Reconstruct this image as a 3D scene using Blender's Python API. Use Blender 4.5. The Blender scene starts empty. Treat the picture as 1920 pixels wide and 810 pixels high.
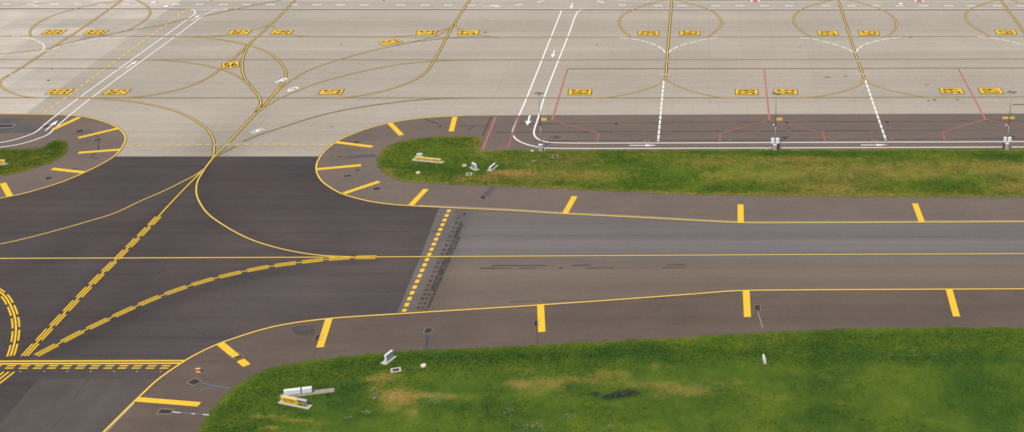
import bpy, bmesh, math, random
import numpy as np
from mathutils import Vector, Matrix, noise as mnoise
from mathutils.geometry import delaunay_2d_cdt
random.seed(7); rng = np.random.default_rng(7)
scn = bpy.context.scene
COL = scn.collection

# ------------------------------------------------------------------ camera frame
# every ground mark was measured on the photograph and turned into metres on the flat
# airfield: 100 m per unit, camera about 94 m above the ground
PX, HZ, F, S = 1330.0, -717.0, 2600.0, 100.0
PY = 170.0
SINP = (PY-HZ)/F; COSP = math.sqrt(1-SINP*SINP); TANP = SINP/COSP
FOC = F*COSP; H = S*COSP
def G(x, y):
    v = y-HZ
    return ((x-PX)*S/v, S*F/v-H*TANP)
def Gv(x, y, z=0.0):
    a = G(x, y); return Vector((a[0], a[1], z))
def ZH(x, yb, yt):
    """height of an upright thing standing at pixel (x,yb) whose top shows at yt"""
    Yb = G(x, yb)[1]
    return H-Yb/(F/((yt-HZ)*COSP)-TANP)

# ------------------------------------------------------------------ materials
def nd(nt, t, **kw):
    n = nt.nodes.new(t)
    for k, v in kw.items(): setattr(n, k, v)
    return n
def mth(nt, op, a, b=None, c=None):
    n = nd(nt, 'ShaderNodeMath', operation=op)
    for i, q in enumerate((a, b, c)):
        if q is None: continue
        if isinstance(q, (int, float)): n.inputs[i].default_value = q
        else: nt.links.new(q, n.inputs[i])
    return n.outputs[0]
def noise(nt, vec, scale, detail=3, rough=.6, sx=1, sy=1, rot=0, off=0):
    m = nd(nt, 'ShaderNodeMapping')
    m.inputs['Scale'].default_value = (sx, sy, 1); m.inputs['Rotation'].default_value = (0, 0, rot)
    m.inputs['Location'].default_value = (off, off*.7, off*.3)
    nt.links.new(vec, m.inputs['Vector'])
    n = nd(nt, 'ShaderNodeTexNoise')
    n.inputs['Scale'].default_value = scale; n.inputs['Detail'].default_value = detail; n.inputs['Roughness'].default_value = rough
    nt.links.new(m.outputs[0], n.inputs['Vector'])
    return n.outputs[0]
def surface(name, col, col2=None, big=.10, bigs=.06, speck=.10, specks=2.2, streak=.08, streaks=(.03, .9), rot=0,
            rough=.92, wear=False, lanes=None, bands=None, slab=None, bump=.0, spec=.25):
    """procedural ground / paint surface: base colour with large blotches, streaks and fine specks"""
    m = bpy.data.materials.new(name); m.use_nodes = True
    nt = m.node_tree; bs = nt.nodes['Principled BSDF']
    geo = nd(nt, 'ShaderNodeNewGeometry'); P = geo.outputs['Position']
    n1 = noise(nt, P, bigs, 4, .6); n2 = noise(nt, P, specks, 2, .7, off=13)
    n3 = noise(nt, P, 1.0, 3, .6, sx=streaks[0], sy=streaks[1], rot=rot, off=31)
    f = mth(nt, 'MULTIPLY_ADD', mth(nt, 'SUBTRACT', n1, .5), 2*big*1.8, 1.0)
    f = mth(nt, 'MULTIPLY_ADD', mth(nt, 'SUBTRACT', n2, .5), 2*speck*1.8, f)
    f = mth(nt, 'MULTIPLY_ADD', mth(nt, 'SUBTRACT', n3, .5), 2*streak*1.8, f)
    sep = nd(nt, 'ShaderNodeSeparateXYZ'); nt.links.new(P, sep.inputs[0])
    if slab:
        wx, wy, amt, lamt = slab
        fx = mth(nt, 'FLOOR', mth(nt, 'DIVIDE', sep.outputs[0], wx)); fy = mth(nt, 'FLOOR', mth(nt, 'DIVIDE', sep.outputs[1], wy))
        cx = nd(nt, 'ShaderNodeCombineXYZ'); nt.links.new(fx, cx.inputs[0]); nt.links.new(fy, cx.inputs[1])
        w = nd(nt, 'ShaderNodeTexWhiteNoise', noise_dimensions='3D'); nt.links.new(cx.outputs[0], w.inputs['Vector'])
        w2 = nd(nt, 'ShaderNodeTexWhiteNoise', noise_dimensions='1D'); nt.links.new(fy, w2.inputs['W'])
        f = mth(nt, 'MULTIPLY_ADD', mth(nt, 'SUBTRACT', w.outputs[0], .5), 2*amt, f)
        f = mth(nt, 'MULTIPLY_ADD', mth(nt, 'SUBTRACT', w2.outputs[0], .5), 2*lamt, f)
        # joints
        jx = mth(nt, 'FRACT', mth(nt, 'DIVIDE', sep.outputs[0], wx)); jy = mth(nt, 'FRACT', mth(nt, 'DIVIDE', sep.outputs[1], wy))
        jl = mth(nt, 'MAXIMUM', mth(nt, 'LESS_THAN', jx, .05/wx*2), mth(nt, 'LESS_THAN', jy, .06/wy*2))
        f = mth(nt, 'MULTIPLY', f, mth(nt, 'MULTIPLY_ADD', jl, -.11, 1.0))
    if wear:
        a = nd(nt, 'ShaderNodeAttribute', attribute_name='wear')
        f = mth(nt, 'MULTIPLY', f, mth(nt, 'SUBTRACT', 1.0, a.outputs['Fac']))
    if bands:
        r = nd(nt, 'ShaderNodeValToRGB'); r.color_ramp.interpolation = 'LINEAR'
        y0, y1 = bands[0][0], bands[-1][0]
        u = mth(nt, 'DIVIDE', mth(nt, 'SUBTRACT', sep.outputs[1], y0), y1-y0)
        nt.links.new(u, r.inputs[0])
        el = r.color_ramp.elements
        while len(el) < len(bands): el.new(.5)
        for e, (y, c) in zip(el, bands):
            e.position = (y-y0)/(y1-y0); e.color = (*c, 1)
        base = r.outputs[0]
    else:
        mx = nd(nt, 'ShaderNodeMix', data_type='RGBA')
        mx.inputs['A'].default_value = (*col, 1); mx.inputs['B'].default_value = (*(col2 or col), 1)
        n4 = noise(nt, P, bigs*2.3, 4, .65, off=57)
        rr = nd(nt, 'ShaderNodeMapRange'); rr.inputs[1].default_value = .38; rr.inputs[2].default_value = .62
        nt.links.new(n4, rr.inputs[0]); nt.links.new(rr.outputs[0], mx.inputs['Factor'])
        base = mx.outputs['Result']
    vm = nd(nt, 'ShaderNodeVectorMath', operation='SCALE'); nt.links.new(base, vm.inputs[0]); nt.links.new(f, vm.inputs['Scale'])
    nt.links.new(vm.outputs[0], bs.inputs['Base Color'])
    bs.inputs['Roughness'].default_value = rough; bs.inputs['Specular IOR Level'].default_value = spec
    if bump:
        b = nd(nt, 'ShaderNodeBump'); b.inputs['Strength'].default_value = bump; b.inputs['Distance'].default_value = .05
        nt.links.new(n2, b.inputs['Height']); nt.links.new(b.outputs[0], bs.inputs['Normal'])
    return m
def paint(name, col, wear=.12, rough=.75, fade=.25, under=(.25, .22, .18)):
    """road paint, worn through to the pavement in small specks"""
    m = bpy.data.materials.new(name); m.use_nodes = True
    nt = m.node_tree; bs = nt.nodes['Principled BSDF']
    P = nd(nt, 'ShaderNodeNewGeometry').outputs['Position']
    n1 = noise(nt, P, 1.7, 4, .7); n2 = noise(nt, P, .12, 3, .6, off=9)
    t = mth(nt, 'MULTIPLY_ADD', n2, .35, mth(nt, 'MULTIPLY', n1, .8))
    r = nd(nt, 'ShaderNodeMapRange'); r.inputs[1].default_value = .62; r.inputs[2].default_value = .80; r.inputs[4].default_value = fade*2.2
    nt.links.new(t, r.inputs[0])
    mx = nd(nt, 'ShaderNodeMix', data_type='RGBA'); mx.inputs['A'].default_value = (*col, 1); mx.inputs['B'].default_value = (*under, 1)
    nt.links.new(r.outputs[0], mx.inputs['Factor'])
    f = mth(nt, 'MULTIPLY_ADD', mth(nt, 'SUBTRACT', n1, .5), wear*2, 1.0)
    vm = nd(nt, 'ShaderNodeVectorMath', operation='SCALE'); nt.links.new(mx.outputs['Result'], vm.inputs[0]); nt.links.new(f, vm.inputs['Scale'])
    nt.links.new(vm.outputs[0], bs.inputs['Base Color'])
    bs.inputs['Roughness'].default_value = rough; bs.inputs['Specular IOR Level'].default_value = .3
    return m
def solid(name, col, rough=.6, metal=0, var=.10, scale=3.0):
    m = bpy.data.materials.new(name); m.use_nodes = True
    nt = m.node_tree; bs = nt.nodes['Principled BSDF']
    tc = nd(nt, 'ShaderNodeTexCoord')
    n1 = noise(nt, tc.outputs['Object'], scale, 4, .65)
    f = mth(nt, 'MULTIPLY_ADD', mth(nt, 'SUBTRACT', n1, .5), var*3, 1.0)
    vm = nd(nt, 'ShaderNodeVectorMath', operation='SCALE'); vm.inputs[0].default_value = col; nt.links.new(f, vm.inputs['Scale'])
    nt.links.new(vm.outputs[0], bs.inputs['Base Color'])
    bs.inputs['Roughness'].default_value = rough; bs.inputs['Metallic'].default_value = metal
    return m

def grass_mat():
    m = bpy.data.materials.new('grass_blades'); m.use_nodes = True
    nt = m.node_tree; bs = nt.nodes['Principled BSDF']
    P = nd(nt, 'ShaderNodeNewGeometry').outputs['Position']
    at = nd(nt, 'ShaderNodeAttribute', attribute_name='dry').outputs['Fac']
    n1 = noise(nt, P, .10, 5, .65); n2 = noise(nt, P, .45, 4, .7, off=5); n3 = noise(nt, P, 1.6, 3, .7, off=21)
    nl = noise(nt, P, .03, 3, .6, off=77)
    # green: between dark bluish green and fresh green
    g = nd(nt, 'ShaderNodeMix', data_type='RGBA'); g.inputs['A'].default_value = (*GR_DARK, 1); g.inputs['B'].default_value = (*GR_MID, 1)
    t = mth(nt, 'MULTIPLY_ADD', mth(nt, 'SUBTRACT', n1, .5), 2.5, .44)
    t = mth(nt, 'MULTIPLY_ADD', mth(nt, 'SUBTRACT', n2, .5), .75, t)
    t = mth(nt, 'ADD', t, mth(nt, 'MULTIPLY', at, .75))
    cl = nd(nt, 'ShaderNodeClamp'); nt.links.new(t, cl.inputs[0]); nt.links.new(cl.outputs[0], g.inputs['Factor'])
    # dry straw where the attribute and noise agree
    d = nd(nt, 'ShaderNodeMix', data_type='RGBA'); d.inputs['B'].default_value = (*GR_DRY, 1)
    nt.links.new(g.outputs['Result'], d.inputs['A'])
    u = mth(nt, 'MULTIPLY_ADD', mth(nt, 'SUBTRACT', n2, .5), .95, mth(nt, 'MULTIPLY_ADD', mth(nt, 'SUBTRACT', n3, .5), .5, at))
    u = mth(nt, 'MULTIPLY_ADD', mth(nt, 'SUBTRACT', nl, .5), .5, u)
    r = nd(nt, 'ShaderNodeMapRange'); r.inputs[1].default_value = .12; r.inputs[2].default_value = .98
    nt.links.new(u, r.inputs[0]); nt.links.new(r.outputs[0], d.inputs['Factor'])
    f = mth(nt, 'MULTIPLY_ADD', mth(nt, 'SUBTRACT', n3, .5), .3, 1.0)
    vm = nd(nt, 'ShaderNodeVectorMath', operation='SCALE'); nt.links.new(d.outputs['Result'], vm.inputs[0]); nt.links.new(f, vm.inputs['Scale'])
    nt.links.new(vm.outputs[0], bs.inputs['Base Color'])
    bs.inputs['Roughness'].default_value = .9; bs.inputs['Specular IOR Level'].default_value = .05
    return m

GR_DARK = (.040, .082, .014); GR_MID = (.106, .150, .016); GR_DRY = (.285, .185, .056)
CONC = (.352, .310, .249)
def yb(y): return G(0, y)[1]
def mul(c, k): return tuple(a*k for a in c)
M = {}
M['concrete'] = surface('apron_concrete', CONC, slab=(7.5, 7.6, .020, .026), big=.08, bigs=.03, speck=.10, streak=.08, streaks=(.02, .6), wear=True,
    bands=[(yb(300), mul(CONC, 1.0)), (yb(262), mul(CONC, 1.01)), (yb(205), mul(CONC, 1.06)), (yb(170), mul(CONC, 1.0)), (yb(150), mul(CONC, .97)), (yb(130), mul(CONC, 1.0)),
           (yb(113), mul(CONC, .98)), (yb(97), mul(CONC, .96)), (yb(93), mul(CONC, 1.06)), (yb(62), mul(CONC, 1.06)), (yb(58), mul(CONC, .97)), (yb(40), mul(CONC, .98)), (yb(37), mul(CONC, 1.05)), (yb(0), mul(CONC, 1.02)), (yb(-80), CONC)])
M['oldconcrete'] = surface('apron_old_concrete', (.465, .412, .340), (.415, .370, .310), slab=(11.5, 7.6, .13, .08), big=.035, bigs=.05, speck=.08, streak=.09, streaks=(.025, .5))
M['dark'] = surface('asphalt_dark', (.074, .0575, .0515), (.061, .0525, .0515), big=.15, bigs=.035, speck=.14, specks=2.5, streak=.16, streaks=(.02, .7), wear=True)
M['stub'] = surface('asphalt_worn', (.088, .075, .066), (.074, .064, .058), big=.08, speck=.10, streak=.10, streaks=(.5, .05), rot=.45)
TG, TB = (.148, .132, .124), (.152, .117, .091)
M['taxi'] = surface('asphalt_taxiway', TG, big=.06, bigs=.03, speck=.10, specks=2.5, streak=.10, streaks=(.015, .8), wear=True,
    bands=[(yb(560), mul(TB, .93)), (yb(530), mul(TB, .95)), (yb(512), mul(TB, 1.07)), (yb(497), mul(TB, 1.0)), (yb(480), (.140, .122, .110)), (yb(476), mul(TG, .96)), (yb(455), mul(TG, 1.04)), (yb(446), mul(TG, .90)), (yb(420), mul(TG, .92)), (yb(395), (.130, .112, .100))])
M['shoulder'] = surface('asphalt_shoulder', (.152, .116, .093), (.136, .107, .088), big=.08, bigs=.05, speck=.11, specks=2.2, streak=.06, streaks=(.03, .7), wear=True)
M['shoulder_near'] = surface('asphalt_shoulder_brown', (.122, .089, .069), (.106, .080, .064), big=.08, bigs=.05, speck=.10, specks=2.2, streak=.10, streaks=(.02, .5), wear=True)
M['strip'] = surface('asphalt_strip', (.136, .117, .102), (.116, .101, .090), big=.08, speck=.10)
M['patchdark'] = surface('asphalt_patch', (.065, .056, .053), (.085, .072, .066), big=.1, bigs=.3, speck=.14)
M['patchgrey'] = surface('asphalt_trench', (.095, .090, .090), (.082, .078, .080), big=.1, bigs=.3, speck=.14)
M['tar'] = surface('tar_joint', (.040, .034, .032), (.07, .058, .05), big=.2, bigs=.4, speck=.2)
M['seam'] = surface('paving_seam', (.108, .096, .088), (.125, .108, .098), big=.2, bigs=.4, speck=.15)
M['smear'] = surface('tyre_smear', (.040, .036, .036), (.068, .060, .058), big=.2, bigs=.5, speck=.2)
M['rubber'] = surface('tyre_rubber', (.030, .027, .027), (.05, .045, .043), big=.2, bigs=.5, speck=.2)
M['earth'] = surface('ground_earth', (.07, .085, .025), (.10, .09, .04), big=.2, bigs=.2, speck=.2)
M['yellow'] = paint('paint_yellow', (.76, .475, .028), fade=.30, wear=.2)
M['cream'] = paint('paint_yellow_worn', (.74, .49, .10), fade=.32, wear=.18)
M['plate'] = paint('paint_plate_yellow', (.52, .33, .035), fade=.3)
M['olive'] = paint('paint_yellow_dirty', (.46, .37, .13), fade=.3)
M['white'] = paint('paint_white', (.80, .78, .73), fade=.10)
M['palewhite'] = paint('paint_white_worn', (.62, .59, .53), fade=.3)
M['ghost'] = paint('paint_ghost_line', (.28, .24, .195), fade=.3)
M['red'] = paint('paint_red', (.43, .145, .125), fade=.22, under=(.16, .10, .09))
M['redfaint'] = paint('paint_red_worn', (.26, .115, .098), fade=.35, under=(.13, .09, .08))
M['maroon'] = paint('paint_dark_red', (.105, .060, .058), fade=.15)
M['black'] = paint('paint_black', (.040, .029, .016), fade=.2)
M['digit'] = paint('paint_digit_black', (.035, .022, .010), fade=.05)
M['orange'] = paint('paint_orange', (.34, .20, .07), fade=.2)
M['blue'] = paint('paint_blue', (.11, .15, .24), fade=.4)
GRASS = grass_mat()
M['iron'] = solid('cast_iron', (.040, .028, .024), .7, .0, .3, 6)
M['frame'] = solid('grate_frame_concrete', (.235, .190, .160), .9, 0, .2, 5)
M['slab'] = solid('slab_concrete', (.43, .40, .33), .9, 0, .15, 4)
M['slabold'] = solid('slab_weathered_concrete', (.29, .245, .19), .9, 0, .25, 3)
M['signwhite'] = solid('sign_white', (.72, .74, .76), .5, 0, .05)
M['signgrey'] = solid('sign_grey', (.45, .48, .49), .5, 0, .06)
M['signyellow'] = solid('sign_yellow', (.80, .50, .02), .5, 0, .05)
M['signframe'] = solid('sign_cream_frame', (.66, .54, .25), .5, 0, .05)
M['signblack'] = solid('sign_black', (.018, .018, .017), .5, 0, .1)
M['signred'] = solid('sign_red', (.20, .055, .045), .5, 0, .1)
M['steel'] = solid('galvanised_steel', (.26, .27, .27), .5, .4, .15)
M['lampdark'] = solid('lamp_housing', (.15, .155, .14), .5, .2, .1)
M['lampglass'] = solid('lamp_glass', (.45, .46, .46), .15, 0, .05)
M['cabinet'] = solid('cabinet_grey', (.40, .41, .40), .6, 0, .10)
M['cabwhite'] = solid('cabinet_white', (.80, .81, .83), .5, 0, .04)
M['redpaint'] = solid('red_enamel', (.30, .035, .040), .4, 0, .1)
M['rubberhose'] = solid('black_rubber', (.02, .02, .02), .7)
M['marker'] = solid('marker_white', (.72, .73, .72), .5, 0, .08)
M['orangeplastic'] = solid('orange_plastic', (.62, .17, .03), .5, 0, .1)
M['creamplastic'] = solid('cream_plastic', (.75, .56, .32), .5, 0, .1)
M['stone'] = solid('pale_stone', (.62, .55, .40), .9, 0, .2, 4)

# ------------------------------------------------------------------ objects
def link(name, me, parent=None):
    o = bpy.data.objects.new(name, me); COL.objects.link(o)
    if parent: o.parent = parent
    return o
def tag(o, label=None, cat=None, group=None, kind=None):
    if label: o['label'] = label
    if cat: o['category'] = cat
    if group: o['group'] = group
    if kind: o['kind'] = kind
    return o
def mesh(name, verts, faces, m, parent=None, smooth=False):
    me = bpy.data.meshes.new(name); me.from_pydata([tuple(v) for v in verts], [], faces); me.update()
    if m: me.materials.append(m)
    if smooth:
        for p in me.polygons: p.use_smooth = True
    return link(name, me, parent)
def empty(name, loc, rz=0):
    o = bpy.data.objects.new(name, None); COL.objects.link(o); o.location = loc; o.rotation_euler = (0, 0, rz); o.empty_display_size = .5
    return o

ZC = [0.0230]
def nz():
    ZC[0] += .00035
    return ZC[0]
def catmull(pts, n=8):
    if len(pts) < 3: return [Vector(p) for p in pts]
    P = [Vector(p) for p in pts]; P = [2*P[0]-P[1]]+P+[2*P[-1]-P[-2]]
    out = []
    for i in range(1, len(P)-2):
        p0, p1, p2, p3 = P[i-1:i+3]
        t0 = 0; t1 = t0+max((p1-p0).length, 1e-6)**.5; t2 = t1+max((p2-p1).length, 1e-6)**.5; t3 = t2+max((p3-p2).length, 1e-6)**.5
        for k in range(n):
            t = t1+(t2-t1)*k/n
            a1 = p0*((t1-t)/(t1-t0))+p1*((t-t0)/(t1-t0)); a2 = p1*((t2-t)/(t2-t1))+p2*((t-t1)/(t2-t1)); a3 = p2*((t3-t)/(t3-t2))+p3*((t-t2)/(t3-t2))
            b1 = a1*((t2-t)/(t2-t0))+a2*((t-t0)/(t2-t0)); b2 = a2*((t3-t)/(t3-t1))+a3*((t-t1)/(t3-t1))
            out.append(b1*((t2-t)/(t2-t1))+b2*((t-t1)/(t2-t1)))
    out.append(P[-2]); return out
def gpath(px, smooth=True, n=8):
    g = [Vector(G(*p)) for p in px]
    return catmull(g, n) if smooth else g
def plen(p):
    L = [0]
    for a, b in zip(p, p[1:]): L.append(L[-1]+(b-a).length)
    return L
def sub(p, s0, s1):
    L = plen(p); out = []
    def at(s):
        for i in range(len(p)-1):
            if L[i+1] >= s:
                t = (s-L[i])/max(L[i+1]-L[i], 1e-9); return p[i].lerp(p[i+1], t)
        return p[-1]
    out.append(at(s0)); out += [q for q, l in zip(p, L) if s0+1e-4 < l < s1-1e-4]; out.append(at(s1))
    return out
def ribbon(p, w, off=0):
    """left and right edge points of a band of width w along p"""
    V = []
    for i, q in enumerate(p):
        d1 = (p[i]-p[i-1]) if i else (p[1]-p[0]); d2 = (p[i+1]-p[i]) if i < len(p)-1 else d1
        d1 = d1.normalized(); d2 = d2.normalized(); t = d1+d2
        t = t.normalized() if t.length > 1e-6 else d1
        nrm = Vector((-t.y, t.x)); k = 1/max(.5, nrm.dot(Vector((-d1.y, d1.x))))
        V.append((q+nrm*k*(off+w/2), q+nrm*k*(off-w/2)))
    return V
class Flat:
    """collects flat painted pieces lying at one height"""
    def __init__(s, z): s.v = []; s.f = []; s.m = []; s.z = z
    def band(s, p, w, off=0, mi=0, dz=0):
        b = len(s.v); R = ribbon(p, w, off)
        for l, r in R: s.v += [(l.x, l.y, s.z+dz), (r.x, r.y, s.z+dz)]
        for i in range(len(R)-1): s.f.append((b+2*i, b+2*i+1, b+2*i+3, b+2*i+2)); s.m.append(mi)
    def quad(s, q, mi=0, dz=0):
        b = len(s.v); s.v += [(a[0], a[1], s.z+dz) for a in q]; s.f.append(tuple(range(b, b+len(q)))); s.m.append(mi)
    def build(s, name, mats, parent=None, origin=None):
        me = bpy.data.meshes.new(name); v = s.v
        if origin is not None: v = [(a-origin[0], b-origin[1], c) for a, b, c in v]
        me.from_pydata(v, [], s.f); me.update()
        for m in mats: me.materials.append(m)
        for p, mi in zip(me.polygons, s.m): p.material_index = mi
        bm = bmesh.new(); bm.from_mesh(me); 
        for f in bm.faces:
            if f.normal.z < 0: f.normal_flip()
        bm.to_mesh(me); bm.free()
        o = link(name, me, parent)
        if origin is not None: o.location = (origin[0], origin[1], 0)
        return o
def spans(total, gaps):
    out = []; s = 0
    for a, b in sorted(gaps): out.append((s, a)); s = b
    out.append((s, total)); return [(a, b) for a, b in out if b-a > .05]
def gapat(path, px, w):
    q = Vector(G(*px)); L = plen(path)
    i = min(range(len(path)), key=lambda k: (path[k]-q).length)
    best = None
    for k in (i-1, i):
        if 0 <= k < len(path)-1:
            a, b = path[k], path[k+1]; d = b-a; t = max(0, min(1, (q-a).dot(d)/max(d.dot(d), 1e-9)))
            c = ((a+d*t)-q).length
            if best is None or c < best[0]: best = (c, L[k]+t*d.length)
    return (best[1]-w/2, best[1]+w/2)
def line(name, px, w, mat, label, cat='painted line', edge=None, dash=None, smooth=True, kind='structure', group=None, gaps=(), z=None, edge_mat='black', n=8):
    """painted line: optional dark border bands beside it, optional (dash, gap) in metres"""
    p = gpath(px, smooth, n); f = Flat(z or nz()); L = plen(p)[-1]
    pieces = []
    if dash:
        s = dash[2] if len(dash) > 2 else 0
        while s < L: pieces.append((s, min(L, s+dash[0]))); s += dash[0]+dash[1]
    else: pieces = spans(L, [gapat(p, g[:2], g[2]) for g in gaps])
    for a, b in pieces:
        q = sub(p, a, b)
        if len(q) < 2 or (q[-1]-q[0]).length < .02: continue
        f.band(q, w)
        if edge:
            f.band(q, edge, (w+edge)/2+.004, 1); f.band(q, edge, -(w+edge)/2-.004, 1)
    o = f.build(name, [M[mat], M[edge_mat]])
    return tag(o, label, cat, group, kind)

def inpoly(P, poly):
    x, y = P[:, 0], P[:, 1]; c = np.zeros(len(P), bool); n = len(poly)
    for i in range(n):
        x0, y0 = poly[i]; x1, y1 = poly[(i+1) % n]
        if y0 == y1: continue
        k = ((y0 > y) != (y1 > y)) & (x < (x1-x0)*(y-y0)/(y1-y0)+x0)
        c ^= k
    return c
def dist_path(P, path):
    d = np.full(len(P), 1e9)
    for a, b in zip(path, path[1:]):
        a = np.array(a[:2]); b = np.array(b[:2]); e = b-a
        t = np.clip(((P-a)@e)/max(e@e, 1e-9), 0, 1)
        d = np.minimum(d, np.linalg.norm(P-(a+t[:, None]*e), axis=1))
    return d
def densify(poly, step, closed=True):
    out = []
    for i in range(len(poly) if closed else len(poly)-1):
        a = Vector(poly[i]); b = Vector(poly[(i+1) % len(poly)]); n = max(1, int((b-a).length/step))
        for k in range(n): out.append(a.lerp(b, k/n))
    if not closed: out.append(Vector(poly[-1]))
    return out
def tri(poly, spacing, jitter=.35):
    """triangulated sheet filling a ground polygon"""
    b = [Vector((p[0], p[1])) for p in poly]
    A = np.array([[p.x, p.y] for p in b]); lo, hi = A.min(0), A.max(0)
    gx, gy = np.meshgrid(np.arange(lo[0], hi[0], spacing), np.arange(lo[1], hi[1], spacing))
    Q = np.stack([gx.ravel(), gy.ravel()], 1); Q = Q+rng.uniform(-jitter, jitter, Q.shape)*spacing
    Q = Q[inpoly(Q, A)]
    d = dist_path(Q, [*A, A[0]]); Q = Q[d > spacing*.45]
    pts = b+[Vector(q) for q in Q]; n = len(b)
    vs, es, fs, *_ = delaunay_2d_cdt(pts, [(i, (i+1) % n) for i in range(n)], [], 1, 1e-5)
    return np.array([[v.x, v.y] for v in vs]), [tuple(f) for f in fs]
def sheet(name, poly, z, mat, label, cat, spacing=6.0, wear=None, kind='structure'):
    V, Fc = tri(poly, spacing)
    me = bpy.data.meshes.new(name)
    me.from_pydata([(x, y, z) for x, y in V], [], Fc); me.update()
    me.materials.append(M[mat])
    bm = bmesh.new(); bm.from_mesh(me)
    for f in bm.faces:
        if f.normal.z < 0: f.normal_flip()
    bm.to_mesh(me); bm.free()
    if wear:
        a = me.attributes.new('wear', 'FLOAT', 'POINT'); w = np.zeros(len(V))
        for path, width, amt in wear:
            w = w+amt*np.exp(-(dist_path(V, path)/width)**2)
        a.data.foreach_set('value', np.clip(w, -.5, .7).astype(np.float32))
    return tag(link(name, me), label, cat, None, kind)
def px(pts, smooth=False, n=6):
    return [(*q,) for q in gpath(pts, smooth, n)]

# ------------------------------------------------------------------ curves shared by lines and sheets
RIGHT_EDGE = [(870, 217), (850, 218), (820, 219.5), (780, 223), (740, 229), (705, 237), (670, 248), (640, 261), (620, 274), (605, 288), (596, 302), (593, 314), (595, 326), (603, 339), (618, 351), (640, 363), (665, 371), (695, 378), (730, 383), (770, 386), (830, 389), (960, 395), (1059, 401), (1200, 408), (1300, 413.5), (1370, 417), (1400, 418), (1500, 418), (1920, 416), (2150, 415)]
LEFT_EDGE = [(-260, 212), (-60, 213), (0, 214), (60, 214.5), (120, 216), (150, 218), (180, 224), (205, 232), (222, 241), (232, 251), (235, 262), (231, 272), (224, 283), (213, 294), (190, 308), (160, 323), (120, 340), (80, 353), (40, 364), (0, 372), (-60, 383), (-260, 415)]
NEAR_EDGE = [(150, 855), (190, 815), (215, 790), (245, 760), (270, 736), (295, 713), (345, 678), (375, 661), (410, 645), (450, 631), (500, 616), (550, 606), (625, 597), (720, 590.5), (840, 583), (1000, 573), (1200, 559), (1300, 551.5), (1370, 546), (1400, 545), (1500, 544), (1920, 542), (2150, 541)]
NEAR_EDGE[-1] = (2150, 541)
TRUNK = [(480, 212), (467, 226), (450, 244), (427, 269), (406, 289), (398, 298), (384, 316)]
DIAG = [(384, 316), (345, 355), (310, 392), (292, 412), (225, 480), (175, 530), (120, 588), (46, 668)]
BOW = [(387, 312), (379, 325), (371, 339), (368, 353), (369, 366), (375, 381), (387, 398), (402, 411), (425, 426), (450, 440), (480, 453), (520, 465), (560, 473.5), (600, 479), (650, 481.5), (700, 482.3)]
WEST = [(384, 316), (365, 329), (340, 342), (310, 357), (262, 378), (215, 400), (170, 414), (125, 427), (50, 447), (0, 458), (-120, 480)]
NEARBOW = [(705, 482.5), (650, 484), (600, 488), (550, 494), (500, 501), (450, 511), (400, 523), (350, 538), (300, 556), (250, 577), (200, 600), (150, 624), (110, 645), (68, 667)]
LOOP = [(-60, 522), (-25, 534), (0, 548), (11, 558), (20, 573), (27, 592), (30, 612), (29, 632), (25, 652), (20, 668)]
WESTLOOP = [(100, 183.2), (175, 184.3), (250, 191), (298, 200), (325, 207), (350, 217), (375, 232), (392, 247), (401, 265), (401.5, 278), (399, 292), (390, 308), (384, 316)]
CENTRE = [(-200, 486), (0, 485), (480, 483.2), (700, 482.2), (960, 480.7), (1440, 478), (1920, 476), (2150, 475)]
g_trunk = px(TRUNK, True); g_diag = px(DIAG, True); g_bow = px(BOW, True); g_nb = px(NEARBOW, True); g_west = px(WEST, True); g_wl = px(WESTLOOP, True); g_ctr = px(CENTRE)

# ------------------------------------------------------------------ ground and pavements
gs = mesh('ground', [(-3000, -2500, -.02), (3000, -2500, -.02), (3000, 4000, -.02), (-3000, 4000, -.02)], [(0, 1, 2, 3)], M['earth'])
tag(gs, 'bare green and brown airfield ground lying under grass and pavements', 'ground', None, 'structure')
FARX = -350
sheet('apron', px([(-900, 325), (2350, 325), (2350, -80), (-900, -80)]), .0, 'concrete', 'wide beige concrete apron slabs with aircraft stands', 'apron', 5.0,
      wear=[(g_trunk, 3.2, .10), (g_trunk, 9, .06), (g_wl[-30:], 3, .08), (px([(486, 254), (700, 240), (590, 225)]), 10, .05), (px([(280, 262), (590, 262)]), 6, .03)])
sheet('apron_old', px([(-900, -60), (418, -55), (339, 2), (200, 100), (66, 201), (50, 213), (-900, 213)]), .004, 'oldconcrete', 'pale patched concrete corner of the apron at upper left', 'apron', 6.0)
sheet('apron_far_asphalt', px([(1290, .6), (1560, .4), (1640, -20), (2200, -20), (2200, -80), (1150, -80), (1250, -20)]), .004, 'shoulder', 'strip of darker pavement beyond the far road edge', 'pavement', 12)
sheet('taxiway_junction', px([(-700, 294), (870, 293)])+px([(835, 380), (822, 393), (790, 478), (741, 600), (700, 640), (420, 900), (-150, 1100), (-900, 1100)]), .008, 'dark',
      'dark asphalt taxiway junction with crossing yellow centrelines', 'taxiway', 2.0,
      wear=[(px([(384, 316), (292, 405), (215, 483), (110, 590), (30, 668)]), 1.6, .22), (px([(392, 322), (378, 352), (385, 385), (430, 424), (520, 460), (660, 477)]), 1.5, .20), (px([(700, 489), (560, 500), (410, 532), (260, 585), (110, 660)]), 1.5, .18), (px([(-50, 700), (800, 700)]), 3, -.06), (px([(430, 335), (600, 330)]), 6, .10), (g_bow, 5, -0.085), (g_diag, 4, -0.153), (px([(300, 392), (150, 545), (0, 700)]), 9, 0.170), (px([(250, 395), (90, 560)]), 4, -0.136), (px([(620, 330), (440, 380)]), 14, 0.102), (g_nb, 5, 0.068), (px([(0, 520), (230, 430)]), 3, 0.136), (px([(520, 560), (740, 545)]), 8, -0.119), (px([(740, 480), (420, 600), (350, 640)]), 9, -0.085), (px([(380, 320), (395, 300)]), 8, 0.170)])
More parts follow.
